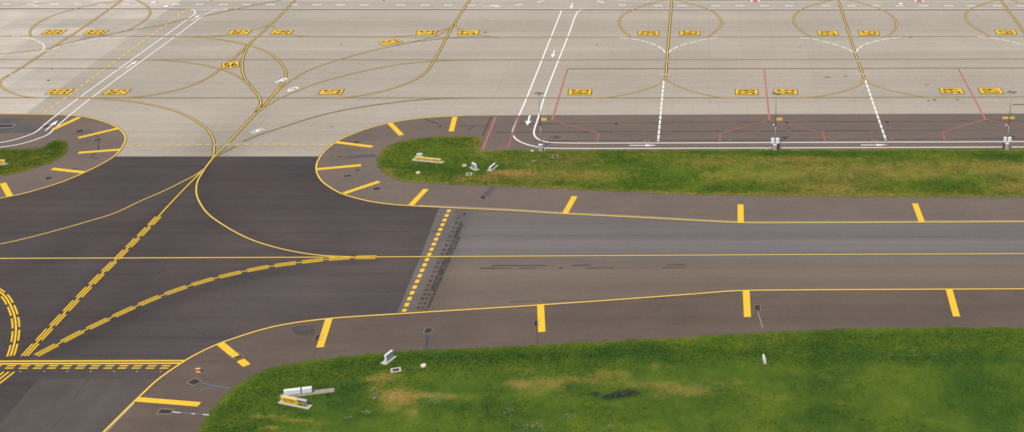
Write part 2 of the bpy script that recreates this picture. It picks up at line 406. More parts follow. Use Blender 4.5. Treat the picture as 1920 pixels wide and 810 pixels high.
sheet('taxiway', px([(836, 380), (822, 393), (790, 478), (741, 600), (1000, 600), (2150, 580), (2150, 395), (1000, 380)]), .012, 'taxi', 'grey brown straight taxiway with one yellow centreline', 'taxiway', 2.2,
      wear=[(px([(900, 500), (1300, 499)]), 2.0, .06), (px([(868, 395), (848, 440), (800, 584)]), 1.9, .26), (px([(1000, 455), (2000, 452)]), 1.5, -.04), (px([(820, 560), (1400, 530)]), 2.5, .06)])
sheet('taxiway_strip', px([(826, 390), (843, 390), (855, 391), (777, 586), (759, 587), (744, 588)]), .016, 'strip', 'paler asphalt strip under the short yellow dashes across the taxiway', 'taxiway', 4)
sheet('taxiway_stub', px([(72, 711), (310, 711), (150, 870), (-130, 900), (-70, 850), (0, 795)]), .012, 'stub', 'worn grey asphalt lane below the yellow holding line', 'taxiway', 4.0)
e_r = gpath(RIGHT_EDGE, True); e_l = gpath(LEFT_EDGE, True); e_n = gpath(NEAR_EDGE, True)
sheet('shoulder', [(*q,) for q in e_r]+px([(2150, 372), (2150, 212.5), (1920, 213), (1400, 214.5), (1000, 216)]), .018, 'shoulder', 'brown asphalt shoulder wrapping the rounded grass island and stand road', 'pavement', 4.0,
      wear=[(px([(720, 262), (700, 300), (720, 332), (780, 350)]), 2.4, -.05), (px([(900, 240), (2100, 236)]), 4, .05), (px([(640, 300), (700, 245), (800, 235)]), 3, .06)])
sheet('shoulder', [(*q,) for q in e_l], .018, 'shoulder', 'brown asphalt shoulder around the left grass island', 'pavement', 4.0,
      wear=[(px([(-200, 235), (60, 232)]), 4.5, .22), (px([(125, 268), (160, 266)]), 2, .22), (px([(200, 240), (225, 262), (200, 300)]), 4, -.05), (px([(130, 300), (100, 320)]), 3, -.03)])
sheet('shoulder', [(*q,) for q in e_n]+px([(2150, 680), (1000, 720), (520, 900), (380, 980), (100, 980)]), .018, 'shoulder_near', 'brown asphalt shoulder along the near side of the taxiway', 'pavement', 4.0,
      wear=[(px([(500, 640), (1000, 610), (1900, 575)]), 1.6, .09), (px([(300, 800), (480, 700), (800, 655)]), 3, .08), (px([(640, 640), (1000, 628)]), 2, -.04)])

# repairs and stains on the asphalt
def flatpatch(name, quad, mat, label, cat, kind='structure', group=None):
    f = Flat(nz()); f.quad(px(quad)); return tag(f.build(name, [M[mat]]), label, cat, group, kind)
flatpatch('trench_patch', [(920, 349), (933, 349), (915, 369), (902, 369)], 'patchgrey', 'grey repair strip across the shoulder below the grass island', 'patch')
flatpatch('trench_patch', [(646, 293), (698, 289), (707, 291), (704, 294), (650, 297.5)], 'patchgrey', 'faint grey repair strip between yellow bar and grass tip', 'patch')
flatpatch('trench_patch', [(797, 627), (809, 627), (807, 658), (793, 658)], 'patchgrey', 'bluish grey repair strip running to the near grass', 'patch')
flatpatch('dark_stain', [(546, 617), (556, 612), (590, 610), (592, 618), (588, 627), (566, 629), (552, 625)], 'patchdark', 'dark oily stain on the near shoulder beside a yellow bar', 'stain')
flatpatch('asphalt_patch', [(-60, 222), (42, 223), (30, 234), (90, 236), (60, 250), (20, 249), (-60, 252)], 'patchgrey', 'darker grey asphalt patch beside the white framed box', 'patch')
def cracks(label, paths, w=.12, mat='tar'):
    f = Flat(nz())
    for p in paths:
        g = densify([(*q,) for q in gpath(p, False)], 2.0, False)
        g = [q+Vector((random.uniform(-.06, .06), random.uniform(-.06, .06))) for q in g]
        s = 0; L = plen(g)[-1]
        while s < L:
            l = random.uniform(4, 14); f.band(sub(g, s, min(L, s+l)), w*random.uniform(.6, 1.2)); s += l+random.uniform(0, .8)
    return tag(f.build('tar_joints', [M[mat]]), label, 'joint', None, 'structure')
cracks('thin dark tar joints running along the stand road asphalt', [[(960, 232.5), (1300, 230), (1920, 226.5), (2100, 226)], [(930, 248.5), (1300, 246.5), (1920, 244), (2100, 243)], [(1000, 264), (1380, 262.5), (1920, 260)], [(860, 236), (912, 236)]], .30)
cracks('branching dark cracks in the shoulder beside the red line', [[(921, 219), (913, 236), (905, 255)], [(795, 222.5), (822, 233)], [(637, 264.5), (668, 266.5)], [(878, 243), (890, 237)]], .32)
cracks('faint paving seam across the dark junction', [[(-100, 436), (480, 436), (824, 434)], [(205, 513.5), (298, 513)], [(298, 513), (312, 492)], [(0, 667), (430, 666)]], .16)
cracks('faint seams along the straight taxiway', [[(830, 441), (2100, 445)], [(860, 421), (1200, 418)], [(790, 549), (1000, 548)]], .2, 'seam')
cracks('dark seam just below the near edge line', [[(955, 566), (1100, 563), (1330, 556), (1372, 549.5)]], .22, 'patchdark')
cracks('dark joint along the shoulder at left island', [[(165, 244), (185, 258), (184, 283), (168, 297)], [(125, 252), (165, 247)]], .30)
cracks('dashed chalk line from the grate beside a yellow bar to the grass', [[(1421, 585), (1430, 616)]], .12, 'ghost')
cracks('dark saw cut from the near yellow bars to the grass', [[(596, 653), (589, 662), (587, 676)], [(1006, 612), (1008, 645)], [(803, 628), (798, 655)]], .14)
cracks('long saw joint across the worn grey lane', [[(164, 711), (100, 800)], [(0, 795), (72, 711)]], .16, 'patchdark')

# tyre marks
f = Flat(nz())
for a, b, y in ((922, 1024, 498), (900, 1004, 503), (1048, 1056, 503), (1072, 1125, 497.4), (1100, 1150, 502.6), (1250, 1286, 497), (1242, 1284, 502)):
    g = densify(px([(a, y+.2), (b, y-.2)]), 1.2, False)
    for q, r in zip(g, g[1:]):
        if random.random() < .9: f.band([q, r], random.uniform(.12, .30))
tag(f.build('skid_marks', [M['rubber']]), 'pairs of short black skid marks below the taxiway centreline', 'skid marks', None, 'structure')
f = Flat(nz())
a0, a1 = Vector((864, 398)), Vector((782, 582))
for i in range(22):
    c = a0.lerp(a1, (i+.4)/22)
    for k in (0, 1):
        if random.random() < .02: continue
        x, y = c.x+k*8.6+random.uniform(-.4, .4), c.y+random.uniform(-.4, .4)
        f.quad(px([(x-2.9, y+2.0), (x+2.1, y+2.0), (x+3.3, y-1.9), (x-1.7, y-1.9)]), random.choice((0, 0, 0, 1)), random.uniform(0, .0003))
for off in (9, 11.5, 14.2, 17, 19.5):
    t = .12 if off < 17 else .25
    while t < (.80 if off < 17 else .95):
        dt = random.uniform(.015, .08); c = a0.lerp(a1, t); d = a0.lerp(a1, t+dt)
        f.band([Vector(G(c.x+off, c.y)), Vector(G(d.x+off, d.y))], random.uniform(.10, .26), dz=random.uniform(.0007, .0012)); t += dt+random.uniform(0, .02)
tag(f.build('rubber_smears', [M['smear'], M['patchdark']]), 'broken black tyre smears beside the short yellow dashes', 'tyre marks', None, 'structure')

# ------------------------------------------------------------------ painted lines
AP = dict(edge=.20)
line('apron_line', [(-300, 68), (0, 68), (480, 68.6), (960, 70), (1440, 69.5), (1920, 68.3), (2300, 68)], .14, 'olive', 'thin dull yellow line across the far apron, farthest of three', edge=.12, smooth=False)
line('apron_line', [(-300, 111.5), (0, 111.6), (960, 112.4), (1920, 111), (2300, 110.6)], .14, 'olive', 'thin dull yellow line across the apron, middle of three', edge=.12, smooth=False)
line('apron_line', [(-300, 183.6), (0, 183.4), (480, 183.6), (960, 183.8), (1440, 183.4), (1920, 182), (2300, 181.5)], .14, 'olive', 'thin dull yellow line across the apron, nearest of three', edge=.13, smooth=False)
line('boundary_line', [(-300, 16.2), (0, 16.2), (300, 16.6), (480, 17), (960, 18), (1440, 18.6), (1920, 18.2), (2300, 18)], .72, 'maroon', 'dark red line across the far apron under the road', smooth=False)
line('road_edge_line', [(-300, 15), (0, 15), (300, 15.4), (480, 15.8), (960, 16.8), (1440, 17.3), (1920, 16.9), (2300, 16.7)], .5, 'palewhite', 'pale white line along the dark red line of the far apron', smooth=False)
line('boundary_line', [(1064, 129), (1440, 128.8), (1920, 127.6), (2300, 127)], .30, 'maroon', 'thin dark red line along the right hand stands', smooth=False)
line('boundary_line', [(-300, 127.6), (0, 127.8), (226, 128.8)], .34, 'maroon', 'thin dark red line ending at the left service road', smooth=False)
line('road_edge_line', [(-300, .3), (0, .5), (480, 1.5), (900, 2.6), (950, 2.2), (975, .8), (1010, -4)], .34, 'palewhite', 'pale white road edge line along the far left apron')
line('road_edge_line', [(1130, -4), (1160, .5), (1185, 2.8), (1240, 4), (1440, 4.2), (1920, 3.3), (2300, 3)], .34, 'palewhite', 'pale white road edge line along the far right apron')
f = Flat(nz())
for a in ((5, 20), (50, 65), (94, 110), (139, 153), (184, 198), (228, 243), (280, 296), (322, 338), (366, 382), (411, 428), (455, 471), (499, 516), (542, 559), (586, 603), (630, 647), (674, 691), (743, 760), (788, 806), (832, 848), (876, 892), (919, 936), (1226, 1242), (1270, 1287), (1333, 1350), (1379, 1396), (1425, 1442), (1472, 1488), (1540, 1556), (1589, 1604), (1634, 1649), (1679, 1695), (1723, 1741), (1770, 1787), (1813, 1829), (1862, 1880), (1907, 1924)):
    y = 7.6+a[0]/1200*3.2 if a[0] < 1230 else 10.9
    f.band(gpath([(a[0], y), (a[1], y+.1)], False), .48)
for a, b in (((965, 9.8), (981, 8.4)), ((1007, 4.8), (1020, 1.6)), ((1120, 2), (1133, 5.2)), ((1160, 9), (1174, 10))): f.band(gpath([a, b], False), .48)
tag(f.build('road_dashes', [M['white']]), 'row of short white dashes down the middle of the far apron road', 'dashed line', None, 'structure')

# stands: lead-in lines
def stand(no, main, left, right, gap, loopl, loopr, wl, wr, tick, dashed):
    line('stand_line', main, .24, 'cream', f'black edged yellow lead-in line of stand {no}', edge=.19, gaps=gap)
    if left: line('stand_line', left, .20, 'cream', f'yellow curve turning left off the stand {no} line', edge=.13)
    if right: line('stand_line', right, .20, 'cream', f'yellow curve turning right off the stand {no} line', edge=.13)
    if loopl: line('stand_loop', loopl, .22, 'cream', f'left half of the yellow loop around stand {no}', edge=.15)
    if loopr: line('stand_loop', loopr, .22, 'cream', f'right half of the yellow loop around stand {no}', edge=.15)
    if wl: line('white_arc', wl, .30, 'white', f'dashed white arc joining the stand {no} line from the left', 'dashed line', dash=(2.3, .55))
    if wr: line('white_arc', wr, .30, 'white', f'dashed white arc joining the stand {no} line from the right', 'dashed line', dash=(2.3, .55))
    if tick: line('stop_tick', tick, .30, 'palewhite', f'short white stop mark across the stand {no} line', smooth=False)
    if dashed: line('stand_tail', dashed, .36, 'white', f'dashed white line running from stand {no} to the road', 'dashed line', dash=(2.1, .5), smooth=False)
stand(58, [(1261, -12), (1256.5, 40), (1252, 95), (1248, 146)], [(1248, 144), (1245, 150), (1237, 157), (1222, 164), (1198, 171.5), (1172, 177.5), (1145, 182), (1110, 183.8)], [(1248, 144), (1252, 151), (1262, 158), (1280, 165.5), (1303, 173), (1330, 179), (1355, 183), (1390, 183.6)], [(1249.7, 113, 2.1)],
      [(1184, 69.5), (1172, 61), (1163, 50), (1161, 42), (1163.5, 34), (1173, 25), (1190, 17), (1215, 8), (1240, 2), (1258, -1.5)], [(1326, 69.5), (1340, 60), (1350, 50), (1353, 42), (1349, 33), (1337, 22.5), (1318, 14), (1290, 5.5), (1262, -1.5)],
      [(1162, 71.2), (1183, 73), (1205, 77), (1225, 83), (1240, 91), (1249, 100.5)], [(1346, 71.2), (1322, 74), (1300, 79), (1278, 85), (1262, 92), (1252.5, 100)], [(1236, 140), (1256, 140)], [(1244.5, 152), (1234, 265)])
stand(59, [(1568, -12), (1590, 57), (1605, 104), (1621, 149)], [(1620, 146), (1619, 152), (1613, 158.5), (1600, 165), (1578, 172), (1552, 178), (1525, 182), (1490, 183.5)], [(1620, 146), (1626, 153), (1640, 160.5), (1664, 168), (1694, 175), (1724, 180.5), (1755, 183), (1790, 182.6)], [(1608.3, 113, 2.1)],
      [(1522, 69.5), (1505, 60), (1492, 48), (1487.5, 39), (1490, 30), (1500, 20), (1520, 11), (1545, 4), (1566, -1)], [(1663, 69.5), (1674, 60), (1681, 48), (1679, 38), (1670, 28), (1652, 18), (1630, 10), (1605, 3), (1575, -3)],
      [(1500, 71.3), (1522, 73), (1545, 78), (1570, 85), (1590, 92), (1602, 99.5)], [(1688, 70.5), (1665, 73), (1640, 78), (1622, 84), (1610, 91), (1605, 99.5)], [(1607, 139), (1627, 139)], [(1622.5, 151), (1661, 263)])
stand(60, [(1868, -12), (1894, 24), (1921, 61), (1950, 101)], None, None, [], [(1858, 69.5), (1838, 58), (1818, 45), (1810.5, 34), (1812, 25), (1822, 16), (1840, 8.5), (1862, 2), (1882, -4)], [(1888, -4), (1905, 3), (1925, 9), (1955, 16)],
      [(1833, 69), (1855, 71), (1875, 74), (1900, 79.5), (1930, 87), (1948, 96)], None, None, None)
stand(57, [(889, -12), (852, 44), (826, 92), (806, 126), (797, 137), (783, 147), (762, 157), (733, 167), (695, 176), (655, 182), (615, 184)], [(852, 43), (846, 50), (826, 57.5), (800, 63), (770, 66.5), (735, 68.8), (690, 69)], [(852.5, 43), (855, 49), (864, 56), (884, 63), (908, 67.5), (935, 69.8)], [], None, None, None, None, None, None)
stand(56, [(565, -12), (540, 14), (510, 44), (470, 80), (440, 108), (413, 130), (388, 147), (352, 163), (310, 174), (270, 180.5), (225, 183.6)], [(511, 42.5), (498, 49), (478, 55), (450, 61), (424, 65.5), (385, 68.3)], [(510, 42.5), (511, 48), (518, 55), (532, 61.5), (555, 66.5), (580, 68.6)], [], None, None, None, None, None, None)
stand(55, [(243, -10), (160, 49), (92, 93), (32, 132), (8, 146)], [(92, 90), (60, 95), (20, 99.5), (-40, 105), (-100, 110)], [(12, 143), (1, 152), (1, 159), (8, 167), (24, 175), (45, 181), (75, 183.6)], [],
      [(58, 68), (56, 62), (59, 54), (72, 43), (95, 31), (135, 18.5), (180, 8), (225, 1), (240, -3)], [(246, -6), (262, 3), (275, 11), (281, 20), (281, 27), (274, 36), (258, 47), (240, 56), (215, 63), (180, 69), (130, 80), (95, 90)],
      [(22, 68.8), (45, 70.5), (62, 74), (76, 80), (83, 86), (82, 92), (77, 97.5)], [(232, 69.8), (205, 71.5), (180, 74), (150, 79), (125, 84), (105, 90), (85, 96.5)], [(4, 138.7), (23, 138.7)], None)
line('apron_curve', [(150, 73), (190, 67), (240, 57.5), (300, 48), (345, 36), (385, 30), (430, 20), (480, 9), (530, 0)], .16, 'olive', 'faint yellow line slanting across the left service road', edge=.12)
line('apron_curve', [(467, 83), (460, 97), (455, 112), (454, 124), (456, 139), (461, 150), (468, 159), (477, 170), (487, 184), (489, 192), (486, 201), (480, 211)], .26, 'cream', 'black edged yellow curve beside the upright 56 panel', edge=.18)
line('apron_curve', [(330, 68.6), (380, 70.5), (430, 77), (480, 89), (500, 97), (517, 109), (530, 123), (536, 136), (535.5, 146), (531, 155), (517, 172), (497, 195), (480, 212)], .24, 'cream', 'yellow loop line passing under the white letter F', edge=.17, gaps=[(533, 151, 2.4)])
line('apron_curve', [(280, 112), (330, 115), (375, 121), (410, 129), (440, 140), (458, 152), (468, 160)], .18, 'cream', 'thin yellow curve ending beside the upright 56 panel', edge=.14)
line('apron_curve', [(480, 212), (500, 194), (530, 162.5), (555, 145.5), (580, 131.5), (630, 114), (692, 96.5), (742, 85.5), (780, 77), (812, 69.5), (830, 62), (842, 54), (852, 43)], .20, 'cream', 'long yellow curve from the junction up to stand 57', edge=.15)
line('apron_curve', [(742, 85.5), (780, 78.5), (830, 72.8), (880, 70.4), (935, 69.8)], .16, 'olive', 'short yellow branch running right from the stand 57 curve', edge=.12)
line('apron_curve', [(480, 212), (500, 199), (530, 182), (562, 169), (592, 157), (630, 146), (680, 134), (730, 124), (780, 117.5), (830, 114), (890, 112.6)], .18, 'cream', 'long yellow curve passing right of the white letter G', edge=.14)
line('apron_curve', [(400, 297), (414, 288.5), (442, 274), (455, 266), (486, 253), (524, 240.5), (551, 231.5), (580, 222.5), (617, 212.5), (680, 200.5), (730, 193.5), (780, 188), (830, 184.8), (890, 183.8)], .18, 'olive', 'long dull yellow curve passing right of the white letter H', edge=.16, gaps=[(449, 270, 2.2)])
line('taxi_line', WESTLOOP, .24, 'cream', 'yellow curve sweeping down left into the dark junction', edge=.16, gaps=[(401.5, 271.5, 1.3)])
line('taxi_line', TRUNK, .28, 'cream', 'black edged yellow trunk line entering the dark junction', edge=.18, gaps=[(424, 271, 1.6)])
line('taxi_line', DIAG, .24, 'yellow', 'straight diagonal yellow centreline through the dark junction', edge=.10)
line('taxi_line', BOW, .25, 'cream', 'bowed yellow curve bending right onto the taxiway centreline', edge=.10)
line('taxi_line', WEST, .22, 'cream', 'yellow curve leaving the dark junction to the left', edge=.08)
line('taxi_line', CENTRE, .26, 'cream', 'straight yellow centreline along the whole taxiway', edge=.10, smooth=False)
line('taxi_line', NEARBOW, .22, 'yellow', 'yellow curve sweeping down left toward the holding line', edge=.08)
line('taxi_line', LOOP, .26, 'yellow', 'yellow curve at the left frame edge above the holding line', edge=.08)
def enhanced(path, a, b, label, off=.42):
    p = gpath(path, True); L = plen(p)[-1]; f = Flat(nz())
    s = L-a
    while s > b:
        for o in (off, -off): f.band(sub(p, max(0, s-3.15), s), .23, o); 
        s -= 4.05
    return tag(f.build('enhanced_dashes', [M['yellow']]), label, 'dashed line', None, 'structure')
enhanced(DIAG, 0, plen(gpath(DIAG, True))[-1]-44.5, 'paired yellow dashes beside the diagonal centreline')
enhanced(NEARBOW, 0, 0, 'paired yellow dashes beside the sweeping curve')
enhanced(LOOP, 0, 4, 'paired yellow dashes beside the curve at the left frame edge')
line('edge_line', RIGHT_EDGE, .30, 'cream', 'yellow edge line around the rounded right island shoulder', edge=.10)
line('ghost_line', [(785, 385.5), (830, 387), (960, 393), (1059, 399), (1200, 406), (1300, 411.5), (1370, 415), (1400, 415.8), (1500, 415.8), (1920, 414), (2150, 413)], .30, 'ghost', 'faded pale line just above the taxiway edge line')
line('edge_line', LEFT_EDGE, .30, 'cream', 'yellow edge line around the left island shoulder', edge=.10)
line('edge_line', NEAR_EDGE, .30, 'cream', 'yellow edge line along the near side of the taxiway', edge=.10)
line('ghost_line', [(252, 757), (222, 787), (196, 815)], .2, 'ghost', 'faded pale line beside the near edge line')
for y, l in ((678, 'upper solid yellow holding line across the left taxiway'), (682.8, 'lower solid yellow holding line across the left taxiway')):
    line('holding_line', [(-200, y+.3), (0, y), (349 if y < 680 else 340, y-1.2)], .36, 'yellow', l, smooth=False)
f = Flat(nz())
for y, o in ((686.4, 4), (690.9, 0)):
    for i in range(-3, 12):
        x = 10+26.4*i+o
        f.quad(px([(x-2, y+1.1), (x+14.5, y+.9), (x+16.8, y-1.1), (x+.5, y-1)]))
tag(f.build('holding_dashes', [M['yellow']]), 'two rows of yellow dashes under the solid holding lines', 'dashed line', None, 'structure')
f = Flat(nz())
for a, b in (((7, 698), (-16, 716)), ((16.5, 698), (-12, 720)), ((27, 698), (-8, 725))): f.band(gpath([a, b], False), .28)
tag(f.build('holding_stripes', [M['yellow']]), 'three yellow stripes fanning out below the holding line', 'stripes', None, 'structure')
line('cross_dashes', [(842.5, 393.5), (757, 585)], .62, 'yellow', 'short yellow dashes forming a line across the taxiway', 'dashed line', dash=(1.05, .72), smooth=False)
line('apron_dashes', [(237, 274), (400, 271.2), (520, 271), (622, 271.5)], .34, 'cream', 'yellow dashes crossing the apron between both islands', 'dashed line', dash=(.92, .90, .2), smooth=False)
line('roadside_dashes', [(352, 17.5), (82, 213)], .42, 'cream', 'yellow dashes alongside the left service road', 'dashed line', dash=(1.35, 1.25), smooth=False)
# service roads
line('road_line', [(357, 17.8), (363, 19.5), (366.3, 23), (365, 26.3), (360, 30.8), (352, 36.5), (308, 68.6), (150, 182.7), (110, 213), (86, 232), (66, 248.5), (45, 257), (20, 264.2), (0, 267.7), (-60, 271.5), (-200, 274)], .29, 'white', 'left white line of the left service road', gaps=[(352.3, 36, 1.1), (307.5, 69, 1), (149, 183.3, .9)])
line('road_line', [(424, 17.3), (405, 19.3), (393, 23.5), (383, 28.8), (329, 68.6), (171.5, 184), (132, 215.5), (113, 232), (100, 244), (90, 252.5), (70, 261), (40, 270), (0, 276.5), (-60, 280), (-200, 283)], .29, 'white', 'right white line of the left service road', gaps=[(381.5, 30, 1.1), (328.5, 69, 1), (171, 184.3, .9)])
line('road_line', [(355, 18.4), (428, 18)], .45, 'white', 'white line closing the top of the left service road', smooth=False)
C_L = [(1053, 20), (1034, 68), (1016.5, 112), (988, 183), (966.5, 233), (961.5, 247), (962.5, 255), (970, 263), (984, 269.8), (1003, 275), (1025, 277.8), (1060, 278.6), (1200, 278.6), (1440, 277.8), (1920, 276), (2150, 275)]
C_R = [(1090, 18.8), (1084.5, 21.5), (1080, 28), (1065.5, 67), (1020.5, 183), (1009, 222), (1002, 243), (1001.5, 252), (1006, 259), (1015, 264), (1031, 267.3), (1060, 268.5), (1200, 268.6), (1440, 267.8), (1920, 266), (2150, 265)]
line('road_line', C_L, .31, 'white', 'outer white line of the central service road', gaps=[(1033.3, 69.8, 1.1), (1016.5, 112.3, .7), (987.8, 183.8, .9)])
line('road_line', C_R, .31, 'white', 'inner white line of the central service road', gaps=[(1064.3, 69.8, 1.1), (1048, 112.3, .7), (1020.3, 183.8, .9)])
# red lines
for pts, lab, mt in (([(1064, 129), (1035, 226)], 'red line down the left side of stand 58', 'red'), ([(1432.5, 129), (1443, 226)], 'red line between stands 58 and 59', 'red'), ([(1797, 129), (1848, 225)], 'red line between stands 59 and 60', 'red'),
                 ([(930, 219), (905, 281)], 'red line across the shoulder at the grass corner', 'red'), ([(974, 217), (951, 281)], 'faded red line beside the road bend', 'redfaint'),
                 ([(1034, 227), (1050, 231), (1123, 250.5), (1119.5, 266)], 'faded red zigzag right of the first mast', 'redfaint'), ([(1440, 227), (1350, 251), (1349, 266)], 'faded red zigzag left of the middle mast', 'redfaint'),
                 ([(1444, 226.5), (1543, 249.5), (1547.5, 265.5)], 'faded red zigzag right of the middle mast', 'redfaint'), ([(1845, 225), (1767, 249), (1772.5, 264.5)], 'faded red zigzag left of the right mast', 'redfaint'), ([(1850, 225), (1925, 241), (2010, 262)], 'faded red line right of the right mast', 'redfaint')):
    line('red_line', pts, .34 if mt == 'red' else .50, mt, lab, smooth=False)
line('ghost_line', [(1900, 212), (1705, 262)], .07, 'ghost', 'very faint pale scratch line across the stand road', smooth=False)

# ------------------------------------------------------------------ painted things that can be counted
def bar(a, b, label, w=1.0, group='yellow bars across the shoulders'):
    p = gpath([a, b], False); c = (p[0]+p[1])/2; f = Flat(nz()); f.band(p, w)
    return tag(f.build('edge_bar', [M['yellow']], origin=c), label, 'painted bar', group)
for a, b, l in (((853, 219.5), (846, 247), 'yellow bar on the island shoulder nearest the red line'),
    ((731, 231.5), (753, 254), 'yellow bar slanting inward at the upper curve of right island'),
    ((630, 267), (698, 275.7), 'yellow bar beside the dashed line at the right island'),
    ((595, 317.7), (677, 310.3), 'yellow bar at the leftmost tip of the right island'),
    ((645, 363), (711, 341), 'yellow bar at the lower left curve of right island'),
    ((771, 385), (799, 355), 'yellow bar with a drain grate cut into its middle'),
    ((1059.5, 400.5), (1077.5, 368.5), 'tilted yellow bar on the far shoulder right of a trench patch'),
    ((1389, 417.5), (1388.5, 384), 'upright yellow bar on the far taxiway shoulder'),
    ((1728.5, 417), (1715.5, 382), 'yellow bar on the far taxiway shoulder nearest the right edge'),
    ((1399, 545), (1401.5, 595), 'upright yellow bar on the near shoulder beside a square grate'),
    ((1779.5, 543), (1793.5, 594), 'yellow bar leaning left on the near shoulder at far right'),
    ((1013.5, 571), (1016, 623), 'upright yellow bar on the near shoulder touching a grate at left'),
    ((617, 598), (600, 652), 'yellow bar on the near shoulder beside the dark oily stain'),
    ((258, 749.5), (374, 759), 'long yellow bar just above the blue and white chalk marks'),
    ((149, 220.5), (100, 243), 'yellow bar crossing the left service road line'),
    ((222.5, 241), (147, 259), 'yellow bar at the upper right of the left island'),
    ((227, 281), (147, 287), 'yellow bar at the right tip of the left island'),
    ((159, 324), (98, 317), 'yellow bar at the lower right of the left island'),
    ((18.5, 368), (5.5, 344), 'yellow bar at the lower left corner of left island')):
    bar(a, b, l)
p = gpath([(413, 644.5), (463, 686)], False); L = plen(p)[-1]; f = Flat(nz()); f.band(sub(p, 0, L*.60), 1.05); f.band(sub(p, L*.76, L), 1.05)
tag(f.build('edge_bar', [M['yellow']], origin=(p[0]+p[1])/2), 'yellow bar broken by a dark grate on near left shoulder', 'painted bar', 'yellow bars across the shoulders')

def arrow(tail, tip, label, w=.30, hw=1.1, frac=.42):
    w *= .85; hw *= .85
    a, b = Vector(G(*tail)), Vector(G(*tip)); d = (b-a); L = d.length; d /= L; n = Vector((-d.y, d.x)); h = L*frac
    f = Flat(nz()); c = b-d*h
    f.quad([a+n*w/2, a-n*w/2, c-n*w/2, c+n*w/2]); f.quad([c+n*hw/2, c-n*hw/2, b])
    return tag(f.build('road_arrow', [M['white']], origin=(a+b)/2), label, 'painted arrow', 'white arrows on the service roads')
arrow((359, 39), (375, 28.5), 'white arrow at the top of the left service road', .34, 1.2)
arrow((236.5, 128.5), (257, 114.5), 'white arrow halfway along the left service road', .34, 1.2)
arrow((85, 245.5), (108.5, 226), 'white arrow on asphalt beside the crossing yellow bar', .34, 1.25)
arrow((1073.5, 6), (1070.5, 16.6), 'white arrow above the far red line pointing to the road', .36, 1.2)
arrow((1040, 95), (1035.5, 108.5), 'white arrow on concrete in the central service road', .36, 1.3)
arrow((993.5, 217), (988.5, 235.5), 'white arrow on asphalt before the road bend', .42, 1.5)
arrow((1180, 273.3), (1232, 273), 'white arrow pointing right, between first and middle masts', .34, 1.05)
arrow((1614, 272.6), (1665, 272.2), 'white arrow pointing right, between middle and right masts', .34, 1.05)
arrow((42, 11.8), (79, 11.8), 'white arrow pointing right in the far left road', .35, 1.1)
arrow((92, 4.1), (57, 4.1), 'white arrow pointing left in the far left road', .35, 1.1)
arrow((907, 13.1), (944, 13.1), 'white arrow pointing right in the far road beside stand 57', .35, 1.1)

# text
def text_mesh(s, bold=.012):
    cu = bpy.data.curves.new('txt', 'FONT'); cu.body = s; cu.size = 1; cu.offset = bold; cu.resolution_u = 3
    o = bpy.data.objects.new('txt', cu); COL.objects.link(o)
    bpy.context.view_layer.update()
    me = o.evaluated_get(bpy.context.evaluated_depsgraph_get()).to_mesh()
    v = [tuple(q.co) for q in me.vertices]; fc = [tuple(p.vertices) for p in me.polygons]
    o.evaluated_get(bpy.context.evaluated_depsgraph_get()).to_mesh_clear()
    bpy.data.objects.remove(o); bpy.data.curves.remove(cu)
    A = np.array(v); lo, hi = A[:, :2].min(0), A[:, :2].max(0)
    return [((q[0]-lo[0])/(hi[0]-lo[0]), (q[1]-lo[1])/(hi[1]-lo[1])) for q in v], fc
TXT = {}
def glyph(s, bold=.012):
    if (s, bold) not in TXT: TXT[(s, bold)] = text_mesh(s, bold)
    return TXT[(s, bold)]
def glyph_obj(name, s, org, rt, up, m, parent, nrm=Vector((0, 0, 1)), bold=.012):
    uv, fc = glyph(s, bold)
    v = [org+rt*a+up*b for a, b in uv]
    o = mesh(name, v, fc, m, parent)
    if sum((p.normal.dot(nrm) for p in o.data.polygons)) < 0: o.data.flip_normals()
    return o
def panel(no, q, up, label):
    """yellow number panel: q = near-left, near-right, far-right, far-left; up = +1 text top to the right, -1 to the left, 0 to the far side"""
    P = [Gv(*a) for a in q]; c = sum(P, Vector())/4; z = nz()+.001; P = [a-c for a in P]
    t = empty('number_panel', (c.x, c.y, 0)); tag(t, label, 'number panel', 'yellow stand number panels on the apron')
    k = 1.0
    def at(u, v): return (P[0]*(1-u)+P[1]*u)*(1-v)+(P[3]*(1-u)+P[2]*u)*v
    W = (P[1]-P[0]).length; Hh = (P[3]-P[0]).length; bx, by = .17/W, .17/Hh
    mesh('border', [at(0, 0)+Vector((0, 0, z)), at(1, 0)+Vector((0, 0, z)), at(1, 1)+Vector((0, 0, z)), at(0, 1)+Vector((0, 0, z))], [(0, 1, 2, 3)], M['black'], t)
    z += .0012
    mesh('board', [at(a, b)+Vector((0, 0, z)) for a, b in ((bx, by), (1-bx, by), (1-bx, 1-by), (bx, 1-by))], [(0, 1, 2, 3)], M['yellow'], t)
    z += .0012
    mx, my = .12, .15
    for i, ch in enumerate(str(no)):
        if up == 0:
            w = (1-2*mx-.05)/2; u0 = mx+i*(w+.05); org = at(u0, .14); rt = at(u0+w, .14)-org; upv = at(u0, .86)-org
        else:
            hgt = (1-2*my-.10)/2
            if up > 0: v0 = 1-my-i*(hgt+.10); org = at(mx, v0); rt = at(mx, v0-hgt)-org; upv = at(1-mx, v0)-org
            else: v0 = my+i*(hgt+.10); org = at(1-mx, v0); rt = at(1-mx, v0+hgt)-org; upv = at(mx, v0)-org
        glyph_obj('digit', ch, org+Vector((0, 0, z)), rt, upv, M['digit'], t, bold=.022)
    return t
